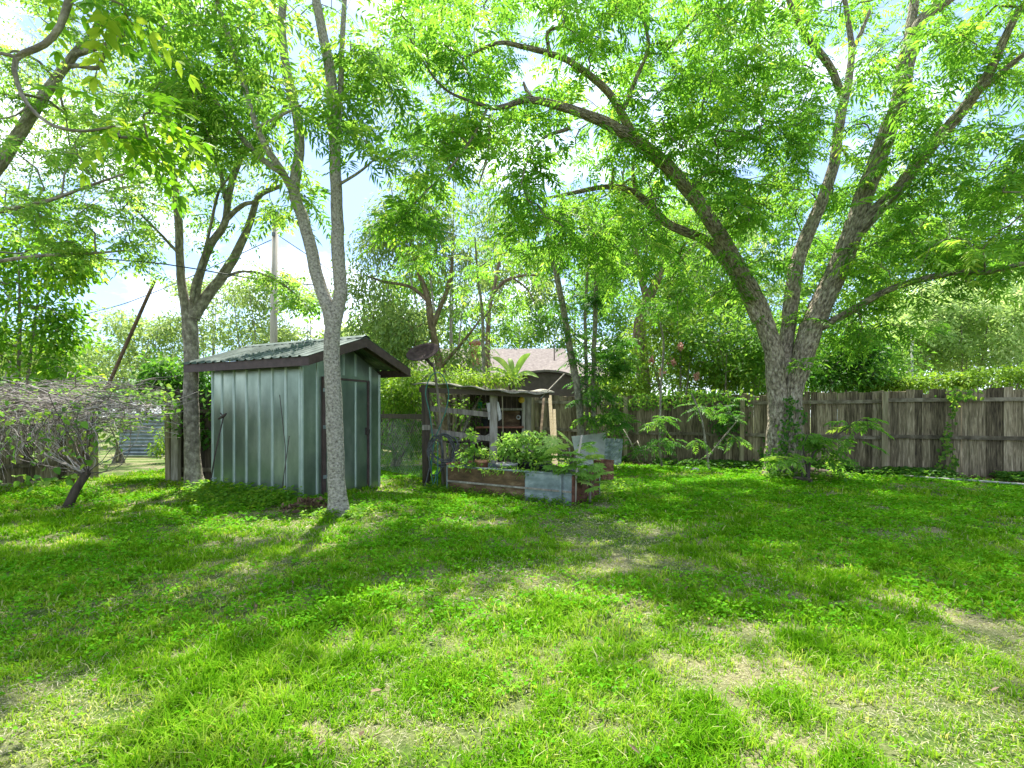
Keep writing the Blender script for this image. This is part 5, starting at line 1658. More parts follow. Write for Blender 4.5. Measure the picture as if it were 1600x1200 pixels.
# back wall and shelves
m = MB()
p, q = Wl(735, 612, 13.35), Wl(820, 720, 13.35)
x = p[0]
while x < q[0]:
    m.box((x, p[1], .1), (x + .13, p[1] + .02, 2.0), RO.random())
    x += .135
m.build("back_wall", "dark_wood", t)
m = MB()
p, q = Wl(786, 640, 13.3), Wl(812, 667, 13.3)
m.box((p[0], p[1], q[2]), (q[0], p[1] + .03, p[2]))
m.build("panel", "brown_plank", t)
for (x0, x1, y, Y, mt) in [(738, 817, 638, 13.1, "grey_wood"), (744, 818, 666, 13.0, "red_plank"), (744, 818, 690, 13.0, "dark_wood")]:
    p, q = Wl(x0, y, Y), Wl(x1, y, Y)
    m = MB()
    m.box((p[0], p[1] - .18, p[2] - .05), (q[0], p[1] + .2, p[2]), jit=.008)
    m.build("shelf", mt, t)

# things kept in and on the shelter


def lathe_thing(name, label, cat, loc, prof, mat, k=18, part=None, group=None):
    m = MB()
    m.lathe(prof, (0, 0, 0), k)
    oo = m.build(name, mat)
    oo.location = tuple(float(c) for c in loc)
    return tag(oo, label, cat, group)


c = W(750, 638, 13.05)
lathe_thing("bottle", "green plastic bottle standing on the shelter's upper shelf", "bottle", c + np.array((0, 0, .002)), [(0.001, 0), (.05, 0), (.055, .02), (.055, .15), (.02, .19), (.02, .24), (.001, .24)], "green_plastic")
c = W(757, 666, 12.95)
lathe_thing("pot", "dark nursery pot on the reddish shelf behind the rails", "pot", c + np.array((0, 0, .002)), [(0.001, 0), (.07, 0), (.09, .17), (.1, .17), (.1, .19), (.08, .19), (.07, .02), (.001, .02)], "black_pot")
c = W(800, 690, 12.95)
lathe_thing("pot", "grey pot on the lowest shelf of the shelter", "pot", c + np.array((0, 0, .002)), [(0.001, 0), (.08, 0), (.1, .19), (.115, .19), (.115, .21), (.09, .21), (.08, .02), (.001, .02)], "grey_pot")
m = MB()
m.lathe([(.001, .045), (.06, .042), (.075, .02), (.078, 0), (.075, -.02), (.06, -.042), (.001, -.045)], k=20, mtx=Matrix.Rotation(math.radians(82), 4, 'X'))
bo = m.build("float", "yellow_plastic")
bo.location = tuple(W(815, 625, 12.5))
tag(bo, "orange-yellow disc hanging in the shelter's corner", "float")
m = MB()
m.lathe([(.03, .01), (.05, .014), (.06, 0), (.05, -.014), (.03, -.01), (.03, .01)], k=18, mtx=Matrix.Rotation(math.radians(85), 4, 'X'))
bo = m.build("pulley", "grey_pot")
bo.location = tuple(W(810, 652, 12.7))
tag(bo, "grey ring-shaped pulley hanging below the yellow disc", "pulley")


def cloth(name, label, pts, Y, thick=.012):
    """a hanging rag: outline in px, gently folded"""
    m = MB()
    n = 10
    L_, R_ = pts
    V = []
    for lay in (0, 1):
        for i in range(n + 1):
            v = i / n
            for j in range(6):
                u = j / 5
                lx = np.interp(v, [0, .5, 1], [p[0] for p in L_])
                rx = np.interp(v, [0, .5, 1], [p[0] for p in R_])
                ly = np.interp(v, [0, .5, 1], [p[1] for p in L_])
                ry = np.interp(v, [0, .5, 1], [p[1] for p in R_])
                V.append(W(lx * (1 - u) + rx * u, ly * (1 - u) + ry * u, Y + .03 * math.sin(u * 8 + v * 2) + lay * thick))
    fs = []
    k6 = 6 * (n + 1)
    for i in range(n):
        for j in range(5):
            k = i * 6 + j
            fs += [(k, k + 1, k + 7, k + 6), (k6 + k, k6 + k + 6, k6 + k + 7, k6 + k + 1)]
    m.add(V, fs, smooth=True)
    return tag(m.build(name, "cloth_white"), label, "rag")


cloth("rag", "pale grey rag hanging on the shelter post's wire-fence side", [[(760, 630), (762, 645), (763, 656)], [(766, 629), (766, 645), (766, 655)]], 10.38)
cloth("rag", "long pale rag hanging on the shelter post towards the plank fence", [[(776, 627), (777, 640), (779, 658)], [(779, 628), (783, 645), (784, 654)]], 10.38)

# split pale stakes leaning on the fence
for (a_, b_, wd, lab) in [((846, 668, 15.2), (850, 617, 15.9), .07, "dull brown split stake leaning on the fence beside the pale one"), ((862, 668, 15.0), (859, 618, 15.7), .10, "pale yellow split stake leaning on the fence"), ((867, 668, 14.9), (866, 640, 15.3), .08, "short pale split stake leaning on the fence by its taller mates")]:
    t2 = thing("wood_stake", lab, "stake", (W(*a_)[0], W(*a_)[1], 0))
    oo = np.array(t2.location)
    A_ = W(*a_) - oo
    B_ = W(*b_) - oo
    dd = (A_ - B_) / (A_[2] - B_[2])
    A_ = A_ - dd * A_[2]
    m = MB()
    m.beam(A_, B_, wd, .04, .5)
    m.build("shaft", "brown_plank" if "dull brown" in lab else "pale_wood", t2)

# ------------------------------------------------------------------ dish on its leaning pole, with hoses
pb = G(693, 762)
t = thing("satellite_dish", "brown oval dish on a leaning pole hung with hoses", "dish", (pb[0], pb[1], 0))
o = np.array(t.location)
Y0 = float(pb[1])
m = MB()
m.tube([(0, 0, -.1), W(690, 690, Y0) - o, W(687, 645, Y0) - o, W(681, 590, Y0) - o, W(676, 566, Y0 - .02) - o], [.032, .03, .026, .024, .022], 10)
m.build("pole", "weathered_pole", t)
m = MB()
m.tube([W(694, 764, Y0 + .07) - o, W(693, 690, Y0 + .07) - o], [.055, .05], 8)
m.build("post", "post_wood", t)
c = W(661, 552, Y0 - .05) - o
ax = Vector((-.18, -.60, .80)).normalized()
mt = ax.to_track_quat('Z', 'Y').to_matrix().to_4x4()
prof = [(.001, -.07), (.10, -.062), (.2, -.035), (.28, .005), (.315, .03), (.325, .034), (.318, .042), (.27, .022), (.19, -.018), (.1, -.045), (.001, -.055)]
m = MB()
m.lathe(prof, tuple(c), 36, mtx=mt)
m.build("bowl", "dish_paint", t)
m = MB()
m.tube([c + np.array(ax) * -.06, W(676, 572, Y0 - .02) - o], [.03, .03], 8)
m.build("bracket", "rod_iron", t)


def hose(name, label, mat, loops, rad):
    first = np.array(loops[0][0])
    t = thing(name, label, "hose", (first[0], first[1], 0))
    o = np.array(t.location)
    m = MB()
    for P in loops:
        C = catmull(np.array(P), .05)
        m.tube([p - o for p in C], rad, 7)
    m.build("coil", mat, t)


def loop(cx, cy, rx, ry, Y, turns, jit, seed, a0=90):
    R = random.Random(seed)
    P = []
    n = int(turns * 14)
    for i in range(n + 1):
        a = math.radians(a0) + 2 * math.pi * i / 14
        P.append(W(cx + (rx + R.uniform(-jit, jit)) * math.cos(a), cy - (ry + R.uniform(-jit, jit)) * math.sin(a), Y + R.uniform(-.04, .04)))
    return P


hose("garden_hose", "green garden hose looped high over the dish pole and trailing down", "green_hose", [
    [W(668, 745, Y0 - .1), W(676, 700, Y0 - .1), W(672, 650, Y0 - .08), W(665, 615, Y0 - .06), W(672, 590, Y0 - .06), W(684, 582, Y0 - .06), W(695, 592, Y0 - .06), W(701, 615, Y0 - .06), W(697, 640, Y0 - .08), W(688, 665, Y0 - .1), W(679, 690, Y0 - .12), W(674, 730, Y0 - .12), W(676, 755, Y0 - .14)],
    [W(684, 690, Y0 - .14), W(684, 730, Y0 - .15), W(683, 764, Y0 - .16)],
    [W(682, 735, Y0 - .15), W(678, 755, Y0 - .17), W(664, 764, Y0 - .2)]], .011)
hose("garden_hose", "grey-black hose coiled in big loops on the dish pole", "black_hose", [
    loop(691, 704, 18, 24, Y0 - .12, 3, 3, 4), loop(694, 700, 22, 20, Y0 - .14, 2, 3, 6), loop(680, 712, 11, 32, Y0 - .12, 2, 2, 8),
    [W(698, 682, Y0 - .12), W(708, 700, Y0 - .14), W(714, 722, Y0 - .16)], [W(672, 725, Y0 - .12), W(668, 745, Y0 - .14), W(663, 762, Y0 - .18)]], .012)

# ------------------------------------------------------------------ raised bed and what stands in it
t = thing("raised_bed", "long garden bed walled with rusty brown and galvanised metal sheets", "garden bed", (.937, 8.06, 0), math.radians(146.9))
MW = frame_of(t)
LB, DB, HB = 2.53, 1.0, .44
m = MB()
m.box((0.0, -.03, -.03), (.86, 0, HB), jit=.004)
m.build("metal_panel", "galv", t)
m = MB()
m.box((.862, -.03, .20), (LB, .004, HB + .005), .35)
m.box((.862, -.032, -.03), (LB, -.004, .195), .6)
m.build("brown_panel", "brown_plank", t)
for lo, hi in (((-.035, -DB, -.03), (-.002, 0.002, HB)), ((LB + .002, -DB, -.03), (LB + .035, 0.002, HB)), ((-.035, -DB - .04, -.03), (LB + .035, -DB - .003, HB))):
    m = MB()
    m.box(lo, hi, jit=.003)
    m.build("side_panel", "rust" if hi[0] < .01 else "galv", t)
m = MB()
m.box((-.02, -.045, HB + .007), (LB + .02, .018, HB + .03))
m.build("top_lip", "galv", t)
for lo, hi in (((0.0, .006, .17), (LB, .028, .20)), ((.16, .029, -.02), (.19, .045, HB))):
    m = MB()
    m.box(lo, hi, jit=.003)
    m.build("batten", "grey_wood" if hi[0] > 1 else "galv", t)
m = MB()
m.beam((LB + .02, -.05, HB + .05), (LB + .02, -DB + .1, HB + .05), .12, .03)
m.build("plank", "red_plank", t)
m = MB()
P, fs = [], []
for j in range(9):
    for i in range(17):
        P.append((.01 + (LB - .02) * i / 16, -.035 - (DB - .07) * j / 8, .34 + RO.uniform(-.02, .03)))
for j in range(8):
    for i in range(16):
        k = j * 17 + i
        fs.append((k, k + 17, k + 18, k + 1))
m.add(P, fs, smooth=True)
m.build("soil", "bare_soil", t)


def bedpt(px, Y, z=.36):
    return np.array(((px - CX) / F * Y, Y, z))


POT = [(.001, 0), (.75, 0), (.95, .8), (1.05, .8), (1.05, 1.0), (.9, 1.0), (.88, .85), (.001, .82)]


def pot(label, px, Y, r_, h, mat, z=.35):
    return lathe_thing("plant_pot", label, "pot", bedpt(px, Y, z), [(a * r_, b * h) for a, b in POT], mat)


pot("terracotta pot in the bed near the hose pole", 753, 9.25, .12, .24, "terracotta")
pot("wide grey-rimmed bowl pot in the middle of the bed", 792, 9.05, .19, .20, "grey_pot")
pot("black plastic pot behind the wide grey bowl", 822, 9.35, .17, .20, "black_pot")
pot("black plastic pot at the bed's papaya end", 848, 9.1, .16, .18, "black_pot")


def herb(name, label, cat, px, Y, z, blobs, mat, L, w_, seed, n=14, R=.10):
    r = np.random.default_rng(seed)
    f = bedpt(px, Y, z)
    LL = []
    for b in blobs:
        c = W(b[0], b[1], b[2])
        LL.append([(f[0] + r.normal() * .03, f[1] + r.normal() * .03, z - .02, .012), (*(f * .4 + c * .6), .008), (*c, .004)])
    return grow_tree(name, label, cat, LL, [(*W(b[0], b[1], b[2]), *b[3:]) for b in blobs], "vine_stem", mat, dict(kind='simple', n=n, R=R, l=L, w=w_, flat=.8, hang=.1, zmin=-1, six=True), seed=seed, gaps=[], lit=0, twig=.12, twig_r=.0016, world=True, base=(f[0], f[1], 0))


herb("bushy_herb", "bright yellow-green bushy herb spilling over the middle of the bed", "plant", 818, 9.3, .5, [(800, 690, 9.2, .22, .2, .12, 22), (835, 688, 9.3, .25, .22, .12, 24), (790, 705, 9.1, .15, .15, .12, 12), (850, 712, 9.1, .16, .2, .14, 16), (820, 712, 9.2, .2, .2, .1, 14)], "papaya_leaf", .085, .5, 201)
herb("tall_herb", "spindly plant with a few big leaves by the bed's plank end", "plant", 738, 9.3, .36, [(735, 680, 9.3, .08, .08, .16, 7), (728, 712, 9.2, .1, .1, .08, 6), (742, 705, 9.2, .08, .08, .1, 5)], "shrub_leaf", .10, .5, 202, n=6)
herb("small_herb", "little blue-green herb sprouting from the terracotta pot", "plant", 753, 9.2, .56, [(755, 706, 9.2, .12, .1, .07, 10), (768, 712, 9.2, .1, .1, .06, 8)], "ash_leaf", .05, .4, 203)
herb("low_seedlings", "low mixed seedlings covering the front edge of the bed", "plant", 800, 8.75, .35, [(730, 728, 9.15, .25, .12, .05, 16), (775, 735, 8.8, .3, .12, .05, 18), (820, 738, 8.6, .25, .12, .07, 18), (850, 735, 8.5, .2, .12, .1, 16)], "ash_leaf", .055, .5, 204, n=9, R=.07)


def palmate(acc, c, d, size, r):
    """a deeply cut papaya leaf: nine lobes round the stalk's end"""
    d = np.array(d) / np.linalg.norm(d)
    up = nrm((ZUP + r.normal(size=3) * .25)[None])[0]
    up = up - d * np.dot(up, d)
    up /= np.linalg.norm(up)
    s = np.cross(d, up)
    b = r.random()
    for k in range(9):
        a = math.radians(-150 + 300 * k / 8)
        dd = d * math.cos(a) + s * math.sin(a) - ZUP * .12
        dd /= np.linalg.norm(dd)
        L = size * (1 - .35 * abs(k - 4) / 4)
        P = np.array([c])
        acc.add(leaf6(P, dd[None], up[None], L, L * .24, droop=.18), np.array([b]))
        for q in (.4, .62):
            for sg in (-1, 1):
                ds = dd * .75 + sg * np.cross(dd, up) * .65
                acc.add(leaf6(np.array([c + dd * L * q]), nrm(ds[None]), up[None], L * .46, L * .13, droop=.15), np.array([b]))


def papaya(label, px, Y, z0, tips, seed):
    r = np.random.default_rng(seed)
    f = bedpt(px, Y, z0)
    t = thing("papaya_plant", label, "plant", (f[0], f[1], 0))
    o = np.array(t.location)
    m = MB()
    acc = Acc()
    hub = f + np.array((0, 0, .22))
    m.tube([f - o, hub - o], [.022, .016], 8)
    for (x, y, Yt, s) in tips:
        e = W(x, y, Yt)
        mid = hub * .5 + e * .5 + np.array((0, 0, .05))
        m.tube([hub - o, mid - o, e - o], [.006, .005, .004], 5)
        palmate(acc, e, (e - hub) * np.array((1, 1, .3)) + np.array((0, 0, -.02)), s * 1.0, r)
    m.build("stem", "vine_stem", t)
    acc.build("foliage", "papaya_leaf", t)


papaya("papaya plant with deeply cut pale green leaves at the bed's metal corner", 893, 8.6, .36, [(868, 690, 8.6, .26), (912, 742, 8.15, .22), (900, 716, 8.0, .22), (928, 728, 8.3, .22), (845, 700, 8.9, .22), (850, 722, 8.7, .2), (920, 700, 8.8, .2), (885, 684, 8.8, .24), (858, 700, 8.7, .28), (872, 700, 8.3, .28), (892, 706, 8.2, .28), (888, 728, 8.1, .26), (866, 728, 8.3, .24), (906, 700, 8.4, .24), (925, 712, 8.6, .24), (880, 712, 8.3, .26), (862, 712, 8.5, .24), (898, 722, 8.2, .24), (915, 692, 8.9, .22), (878, 735, 8.2, .2), (905, 738, 8.1, .2)], 301)
papaya("small papaya seedling on the grass beside the rusty curled sheet", 922, 8.25, .0, [(930, 742, 8.2, .2), (940, 752, 8.15, .2), (915, 752, 8.1, .18), (925, 762, 8.0, .18), (945, 738, 8.4, .18), (912, 735, 8.3, .2)], 302)
t2, o2 = stick("garden_stake", "bare brown wooden stake leaning at the bed's metal corner", "stake", [(*G(898, 786)[:2], -.03), W(901, 730, 8.1), W(909, 680, 8.15)], [.022, .02, .017], "pole_wood")
# rusty curled sheet and rusty can
c = G(904, 780)
m = MB()
for lay in (0, 1):
    for i in range(15):
        a = math.radians(-200 + 270 * i / 14)
        for z in (0, .30):
            rr = .075 - lay * .006 + .02 * z
            m.v.append((rr * math.cos(a), rr * math.sin(a), z))
            m.r.append(.5)
for i in range(14):
    m.f += [[2 * i, 2 * i + 2, 2 * i + 3, 2 * i + 1], [30 + 2 * i, 30 + 2 * i + 1, 30 + 2 * i + 3, 30 + 2 * i + 2], [2 * i + 1, 2 * i + 3, 30 + 2 * i + 3, 30 + 2 * i + 1]]
m.m += [0] * 42
m.s += [True] * 42
bo = m.build("rusty_sheet", "rust")
bo.location = (c[0] + .03, c[1] + .02, 0)
tag(bo, "curled piece of rusty sheet standing at the foot of the stake", "sheet")
c = G(943, 752)
t = thing("rusty_drum", "rust-brown square metal drum standing on the grass past the bed", "drum", (c[0], c[1], 0), math.radians(30))
m = MB()
for lo, hi in (((-.15, -.15, 0), (.15, -.142, .44)), ((-.15, .142, 0), (.15, .15, .44)), ((-.15, -.1415, 0), (-.142, .1415, .44)), ((.142, -.1415, 0), (.15, .1415, .44)), ((-.14, -.14, .01), (.14, .14, .02))):
    m.box(lo, hi)
m.build("body", "rust", t)
for lo, hi in (((-.158, -.158, .432), (.158, -.1505, .452)), ((-.158, .1505, .432), (.158, .158, .452)), ((-.158, -.15, .432), (-.1505, .15, .452)), ((.1505, -.15, .432), (.158, .15, .452))):
    m = MB()
    m.box(lo, hi)
    m.build("rim", "rust", t)
# sheets leaning on the fence


def lean_sheet(name, label, cat, pA, pB, Yb, top_l, top_r, mat, back=.28, dimple=False, th=.02):
    """bottom edge at pixels pA-pB, depth Yb"""
    a, b = W(pA[0], pA[1], Yb), W(pB[0], pB[1], Yb)
    a[2] = b[2] = max(0.0, min(a[2], b[2]))
    c, d = W(top_r[0], top_r[1], Yb + back), W(top_l[0], top_l[1], Yb + back)
    n = 18 if dimple else 2
    t = thing(name, label, cat, (a[0], a[1], 0))
    o = np.array(t.location)
    m = MB()
    V = []
    for lay in (0, 1):
        for i in range(n + 1):
            for j in range(n + 1):
                u, v = j / n, i / n
                p = (a * (1 - u) + b * u) * (1 - v) + (d * (1 - u) + c * u) * v
                p = p + np.array((0, lay * th + (.012 * math.sin(u * 40) * math.sin(v * 40) if dimple and not lay else 0), 0))
                V.append(p - o)
    fs = []
    s = (n + 1) ** 2
    for i in range(n):
        for j in range(n):
            k = i * (n + 1) + j
            fs += [(k, k + 1, k + n + 2, k + n + 1), (s + k, s + k + n + 1, s + k + n + 2, s + k + 1)]
    e = [j for j in range(n + 1)] + [i * (n + 1) + n for i in range(1, n + 1)] + [n * (n + 1) + j for j in range(n - 1, -1, -1)] + [i * (n + 1) for i in range(n - 1, 0, -1)]
    for i in range(len(e)):
        p, q = e[i], e[(i + 1) % len(e)]
        fs.append((p, s + p, s + q, q))
    m.add(V, fs)
    m.build("sheet", mat, t)
    return t


lean_sheet("metal_sheet", "blue-grey dimpled metal sheet leaning low against the fence", "sheet", (935, 727), (970, 726), 14.4, (931, 684), (974, 686), "galv", dimple=True)
t = lean_sheet("white_board", "pale boards propped by the fence behind the papaya leaves", "board", (903, 731), (943, 731), 13.9, (893, 682), (947, 676), "white_board", back=.35)
# logs, pipe, stones, white pole
for i, (a_, b_, rr, lab) in enumerate([((1246, 741), (1302, 746), .075, "dark log lying at the pecan's foot, hollow end out"), ((1262, 746), (1300, 750), .05, "thin dark log tucked before the hollow one"), ((1240, 752), (1268, 756), .045, "short broken log half hidden by ivy at the pecan")]):
    A_, B_ = G(*a_), G(*b_)
    t = thing("log", lab, "log", (A_[0], A_[1], 0), group=None)
    o = np.array(t.location)
    V = []
    pts = catmull(np.array([A_ - o + np.array((0, 0, rr + .05 - i * .02)), (A_ + B_) / 2 - o + np.array((0, .06, rr + .03)), B_ - o + np.array((0, 0, rr))]), .08)
    V, Q, T = tube_np(pts, np.full(len(pts), rr) * (1 + .08 * np.sin(np.arange(len(pts)) * 1.7)), 12, .1, 3 + i)
    me = qmesh("bark", V + o, Q, "dark_log", t, tc=T, smooth=True)
    m = MB()
    for e in (pts[0], pts[-1]):
        d = Vector(pts[1] - pts[0]).normalized()
        m.lathe([(.001, .004), (rr * .98, .0)], tuple(e), 12, mtx=d.to_track_quat('Z', 'Y').to_matrix().to_4x4())
    m.build("end_grain", "dark_wood", t)
pts = [G(1412, 746), G(1460, 750), G(1520, 754), G(1600, 760), G(1700, 767)]
t = thing("ground_pipe", "long pale pipe lying along the foot of the plank fence", "pipe", (pts[0][0], pts[0][1], 0))
m = MB()
m.tube([p - np.array(t.location) + np.array((0, 0, .04)) for p in catmull(np.array(pts), .3)], .022, 8)
m.build("tube", "grey_pot", t)
t, o = stick("bent_branch", "fallen bare branch propped on the fence beside the dimpled sheet", "branch", [G(1000, 726), W(985, 690, 14.4), W(965, 655, 14.9)], [.02, .016, .008], "pole_wood")
m = MB()
for p_ in ([G(940, 729) * 1.0, G(985, 731)], [W(985, 700, 14.3), W(996, 690, 14.3), W(1004, 712, 13.9)]):
    m.tube([np.array(p) - o + np.array((0, 0, .02)) for p in p_], .014, 6)
m.build("fork", "pole_wood", t)
for (x, y, s, lab) in [(1086, 736, .09, "pale stone in the ivy at the fence foot"), (1074, 733, .055, "small pale stone beside the larger one at the fence foot"), (1140, 733, .05, "little tan stone near the fence post by the pecan")]:
    c = G(x, y)
    m = MB()
    R = random.Random(int(x))
    prof = [(.001, -.3 * s), (.8 * s, -.2 * s), (1.1 * s, .2 * s), (.8 * s, .7 * s), (.35 * s, .95 * s), (.001, 1.0 * s)]
    m.lathe(prof, k=9)
    m.v = [(a * R.uniform(.8, 1.2) * 1.3, b * R.uniform(.8, 1.2), c_) for a, b, c_ in m.v]
    bo = m.build("stone", "grey_stone")
    bo.location = (c[0], c[1], 0.0)
    tag(bo, lab, "stone")
# ivy on the fence and on the pecan


def ivy(label, cols, seed, mat="dark_leaf", wrap=None):
    r = np.random.default_rng(seed)
    first = None
    acc = Acc()
    stems = MB()
    for (x, y0, y1, wpx, n_) in cols:
        t_ = r.random(n_)
        px = x + r.normal(size=n_) * wpx + 6 * np.sin(t_ * 9)
        py = y0 + (y1 - y0) * t_
        if wrap is None:
            q = (px - CX) / F
            Y = 17.36 / (1 + .572 * q) - .10
            N = nrm(np.tile(np.array((-.497, -.868, .2)), (n_, 1)) + r.normal(size=(n_, 3)) * .35)
        else:
            Y = np.full(n_, wrap) + r.normal(size=n_) * .02
            N = nrm(np.tile(np.array((0, -1, .2)), (n_, 1)) + r.normal(size=(n_, 3)) * .45)
        P = np.column_stack(((px - CX) / F * Y, Y - .03, CAMZ - (py - HY) / F * Y))
        if first is None:
            first = (P[:, 0].mean(), P[:, 1].mean(), 0)
        D = rdir(n_, r) - np.array((0, 0, .6))
        D = D - N * np.sum(D * N, 1, keepdims=True)
        acc.add(leaf6(P, nrm(D), N, .075 * r.uniform(.6, 1.3, n_), .065 * r.uniform(.7, 1.2, n_)), r.random(n_))
    t = thing("ivy", label, "ivy", first)
    acc.build("leaves", mat, t)


ivy("strand of ivy climbing one plank of the open fence stretch", [(1484, 615, 742, 4, 130), (1470, 700, 742, 4, 40), (1500, 605, 625, 12, 60)], 401, "ash_leaf")
ivy("dark ivy mat on the fence beside the post nearest the pecan", [(1140, 620, 675, 13, 300), (1128, 640, 690, 8, 100), (1200, 680, 735, 8, 90)], 402)
ivy("ivy spilling over the fence top between saplings and post", [(1060, 612, 632, 40, 300), (1000, 615, 640, 26, 200), (960, 620, 700, 10, 120), (1115, 608, 625, 30, 160)], 403, "shrub_leaf")
ivy("ivy creeping up the cleft of the pecan trunk", [(1230, 620, 745, 5, 170), (1250, 640, 700, 4, 60), (1205, 700, 748, 10, 110)], 404, "dark_leaf", wrap=11.22)
# ------------------------------------------------------------------ beyond the yard: house, outbuilding, pole, cables
t = thing("neighbour_house", "low house with a mauve-grey shingle roof and brick chimney beyond the fence", "house", (0, 24.5, 0))
o = np.array((0, 24.5, 0))


def slab(name, mat, quad, th=.08, parent=None):
    """a roof plane given by its corners, with thickness"""
    q = [Vector(p) - Vector(o) for p in quad]
    nn = (q[1] - q[0]).cross(q[2] - q[0]).normalized()
    if nn.z < 0:
        nn = -nn
    m = MB()
    n = len(q)
    P = [p for p in q] + [p - nn * th for p in q]
    fs = [tuple(range(n)), tuple(range(2 * n - 1, n - 1, -1))] + [(i, n + i, n + (i + 1) % n, (i + 1) % n) for i in range(n)]
    m.add(P, fs)
    return m.build(name, mat, parent)


xl, xr = -6.6, 3.0
roof = slab("roof", "shingle", [(xl, 24.5, 3.2), (xr, 24.5, 3.2), (xr, 29, 5.2), (xl, 29, 5.2)], .1, t)
slab("roof", "shingle", [(xl, 29.01, 5.2), (xr, 29.01, 5.2), (xr, 33.5, 3.2), (xl, 33.5, 3.2)], .1, t)
A_, B_, C_, D_, E_ = (.55, 21.3, 3.05), (4.95, 21.3, 3.05), (2.35, 24.6, 4.2), (.55, 27.5, 3.0), (4.95, 28, 3.05)
slab("roof", "shingle", [A_, B_, C_], .08, t)
slab("roof", "shingle", [B_, E_, (2.35, 27, 4.2), C_], .08, t)
slab("roof", "shingle", [A_, C_, (2.35, 27, 4.2), D_], .08, t)
for (x0, y0, x1, y1, h) in [(xl + .4, 25, xr - .3, 33, 3.15), (.9, 21.8, 4.6, 24.98, 2.95)]:
    m = MB()
    m.box((x0, y0 - 24.5, 0), (x1, y1 - 24.5, h))
    m.build("wall", "house_wall", t)
for (x0, y) in ((-4.6, 24.97), (-2.6, 24.97), (1.6, 21.77), (3.2, 21.77)):
    m = MB()
    m.box((x0, y - 24.5, 1.1), (x0 + .9, y - 24.5 + .028, 2.2))
    wdw = m.build("window", "white_paint", t)
    m = MB()
    m.box((x0 + .07, y - 24.5 - .01, 1.17), (x0 + .83, y - 24.5 - .002, 2.13))
    m.build("pane", "glass_pane", wdw)
for (x0, x1, y, z) in ((xl, xr, 24.45, 3.13), (.55, 4.95, 21.25, 2.98)):
    m = MB()
    m.box((x0, y - 24.5, z - .12), (x1, y - 24.5 + .04, z + .04))
    m.build("gutter", "brown_metal", t)
c = W(742, 545, 26.3)
m = MB()
m.box((c[0] - .24, c[1] - 24.5 - .24, 3.3), (c[0] + .24, c[1] - 24.5 + .24, 5.05))
m.box((c[0] - .29, c[1] - 24.5 - .29, 5.05), (c[0] + .29, c[1] - 24.5 + .29, 5.18))
m.build("chimney", "brick_red", roof)
m = MB()
m.box((c[0] - .2, c[1] - 24.5 - .2, 5.18), (c[0] + .2, c[1] - 24.5 + .2, 5.30))
m.build("chimney_cap", "grey_stone", t)
c = W(866, 566, 24.3)
m = MB()
m.tube([c - o, c - o + np.array((0, 0, .85))], .025, 6)
m.build("mast", "rod_iron", t)

# brown arched outbuilding
Y = 19.4
t = thing("arched_outbuilding", "brown outbuilding with a low arched roof just beyond the plank fence", "outbuilding", (1.3, Y, 0))
poly = [(-1.32, 0), (1.32, 0), (1.32, 2.35)]
arc = [(1.42 * math.cos(a), 2.50 + .62 * math.sin(a)) for a in np.linspace(0.0, math.pi, 17)]
poly = [(-1.3, 0), (1.3, 0)] + [(1.3 * math.cos(a), 2.48 + .54 * math.sin(a)) for a in np.linspace(0.0, math.pi, 17)]
m = MB()
m.prism(poly, 1, 0, 2.6)
m.build("body", "brown_metal", t)
m = MB()
inner = [(1.31 * math.cos(a), 2.49 + .55 * math.sin(a)) for a in np.linspace(0.0, math.pi, 17)]
for i in range(16):
    m.prism([arc[i], arc[i + 1], inner[i + 1], inner[i]], 1, -.15, 2.7)
m.build("roof", "shingle", t)
# white outbuilding
Y = 26
x0, x1 = (1338 - CX) / F * Y, (1436 - CX) / F * Y
t = thing("white_outbuilding", "white low-roofed outbuilding glimpsed under the silvery tree", "outbuilding", (x0, Y, 0))
m = MB()
m.box((.2, .2, 0), (x1 - x0 - .2, 3, 3.25))
m.build("wall", "white_paint", t)
m = MB()
m.prism([(-.1, 3.25), (3.3, 3.25), (1.6, 4.0)], 0, -.1, x1 - x0 + .1)
m.build("roof", "white_paint", t)
m = MB()
m.box((1.2, .165, 1.1), (2.1, .198, 2.2))
m.build("window", "glass_pane", t)
t = thing("thin_pole", "thin pale metal pole standing before the silvery tree", "pole", (W(1425, 600, 17)[0], 17, 0))
m = MB()
m.tube([(0, 0, -.1), (0, 0, CAMZ + 128 / F * 17)], .035, 8)
m.build("shaft", "grey_pot", t)
m = MB()
m.lathe([(.001, 0), (.045, 0), (.045, .03), (.001, .05)], (0, 0, CAMZ + 128 / F * 17), 10)
m.build("cap", "steel_grey", t)
# utility pole
Y = 22
b = W(425, 650, Y)
t = thing("utility_pole", "tall plain wooden utility pole between the forked tree and twin stems", "utility pole", (b[0], Y, 0))
ztop = CAMZ + (HY - 338) / F * Y
m = MB()
m.tube([(0, 0, -.2), (.06, 0, 4), (.14, 0, ztop)], [.17, .155, .125], 12)
m.build("shaft", "pole_wood", t)
m = MB()
m.box((.08, -.2, ztop - .9), (.2, -.13, ztop - .75))
m.tube([(.14, -.14, ztop - .3), (.14, -.24, ztop - .28)], .04, 8)
m.build("bracket", "steel_grey", t)


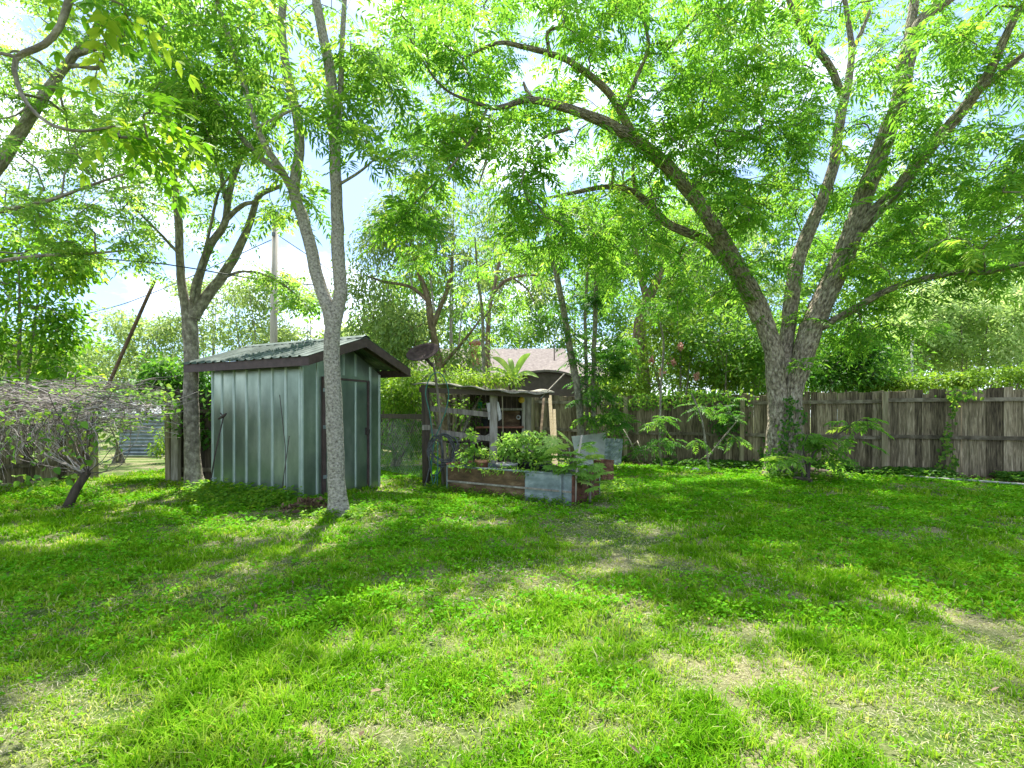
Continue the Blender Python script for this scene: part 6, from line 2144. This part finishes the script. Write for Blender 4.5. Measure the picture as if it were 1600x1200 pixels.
def cable(label, pts, rad):
    P = catmull(np.array([W(*p) for p in pts]), .5)
    t = thing("cable", label, "cable", (P[0][0], P[0][1], 0))
    m = MB()
    m.tube([p - np.array(t.location) for p in P], rad, 6)
    m.build("wire", "cable_black", t)


cable("thin cable rising to the utility pole behind the leaning pipe", [(-160, 560, 27), (125, 493, 24), (240, 457, 23), (430, 372, 22)], .018)
cable("thin cable sagging from the utility pole towards the house roof", [(432, 366, 22), (480, 398, 23.5), (530, 432, 25), (640, 505, 27.5)], .018)
cable("black slack cable crossing in front of the forked tree's stems", [(-260, 376, 8.6), (0, 394, 8.9), (140, 403, 9.1), (260, 413, 9.2), (400, 436, 9.6), (500, 446, 9.9)], .011)

# banana plant
t = thing("banana_plant", "banana plant with two broad bright leaves showing over the shelter roof", "plant", (W(803, 650, 17.8)[0], 17.8, 0))
o = np.array(t.location)
m = MB()
m.tube([(0, 0, -.05), (.02, 0, 1.2), (0, 0, 2.3)], [.12, .11, .07], 10)
m.build("stem", "pole_wood", t)
r = np.random.default_rng(9)
acc = Acc()
for (px, py, Y, wd) in [(768, 558, 17.5, .24), (829, 552, 17.6, .24), (752, 580, 17.2, .18), (842, 590, 17.4, .2), (795, 560, 18.2, .2)]:
    tip = W(px, py, Y)
    root_ = W(802, 592, 17.8)
    d = (tip - root_)
    n_ = 12
    s = np.cross(d, (0.1, -.8, .5))
    s /= np.linalg.norm(s)
    nn = np.cross(s, d)
    nn /= np.linalg.norm(nn)
    V, Q = [], []
    for i in range(n_ + 1):
        u = i / n_
        c = root_ + d * u + np.array((0, 0, .18 * math.sin(math.pi * u) * 1.0))
        h = wd * .5 * (math.sin(math.pi * min(1, .08 + u * .92)) ** .6)
        V += [c - s * h + nn * h * .25, c, c + s * h + nn * h * .25]
    for i in range(n_):
        k = 3 * i
        Q += [(k, k + 1, k + 4, k + 3), (k + 1, k + 2, k + 5, k + 4)]
    acc.add((np.array(V), np.array(Q)), np.full(len(V), r.uniform(.5, 1)))
acc.build("leaves", "papaya_leaf", t)
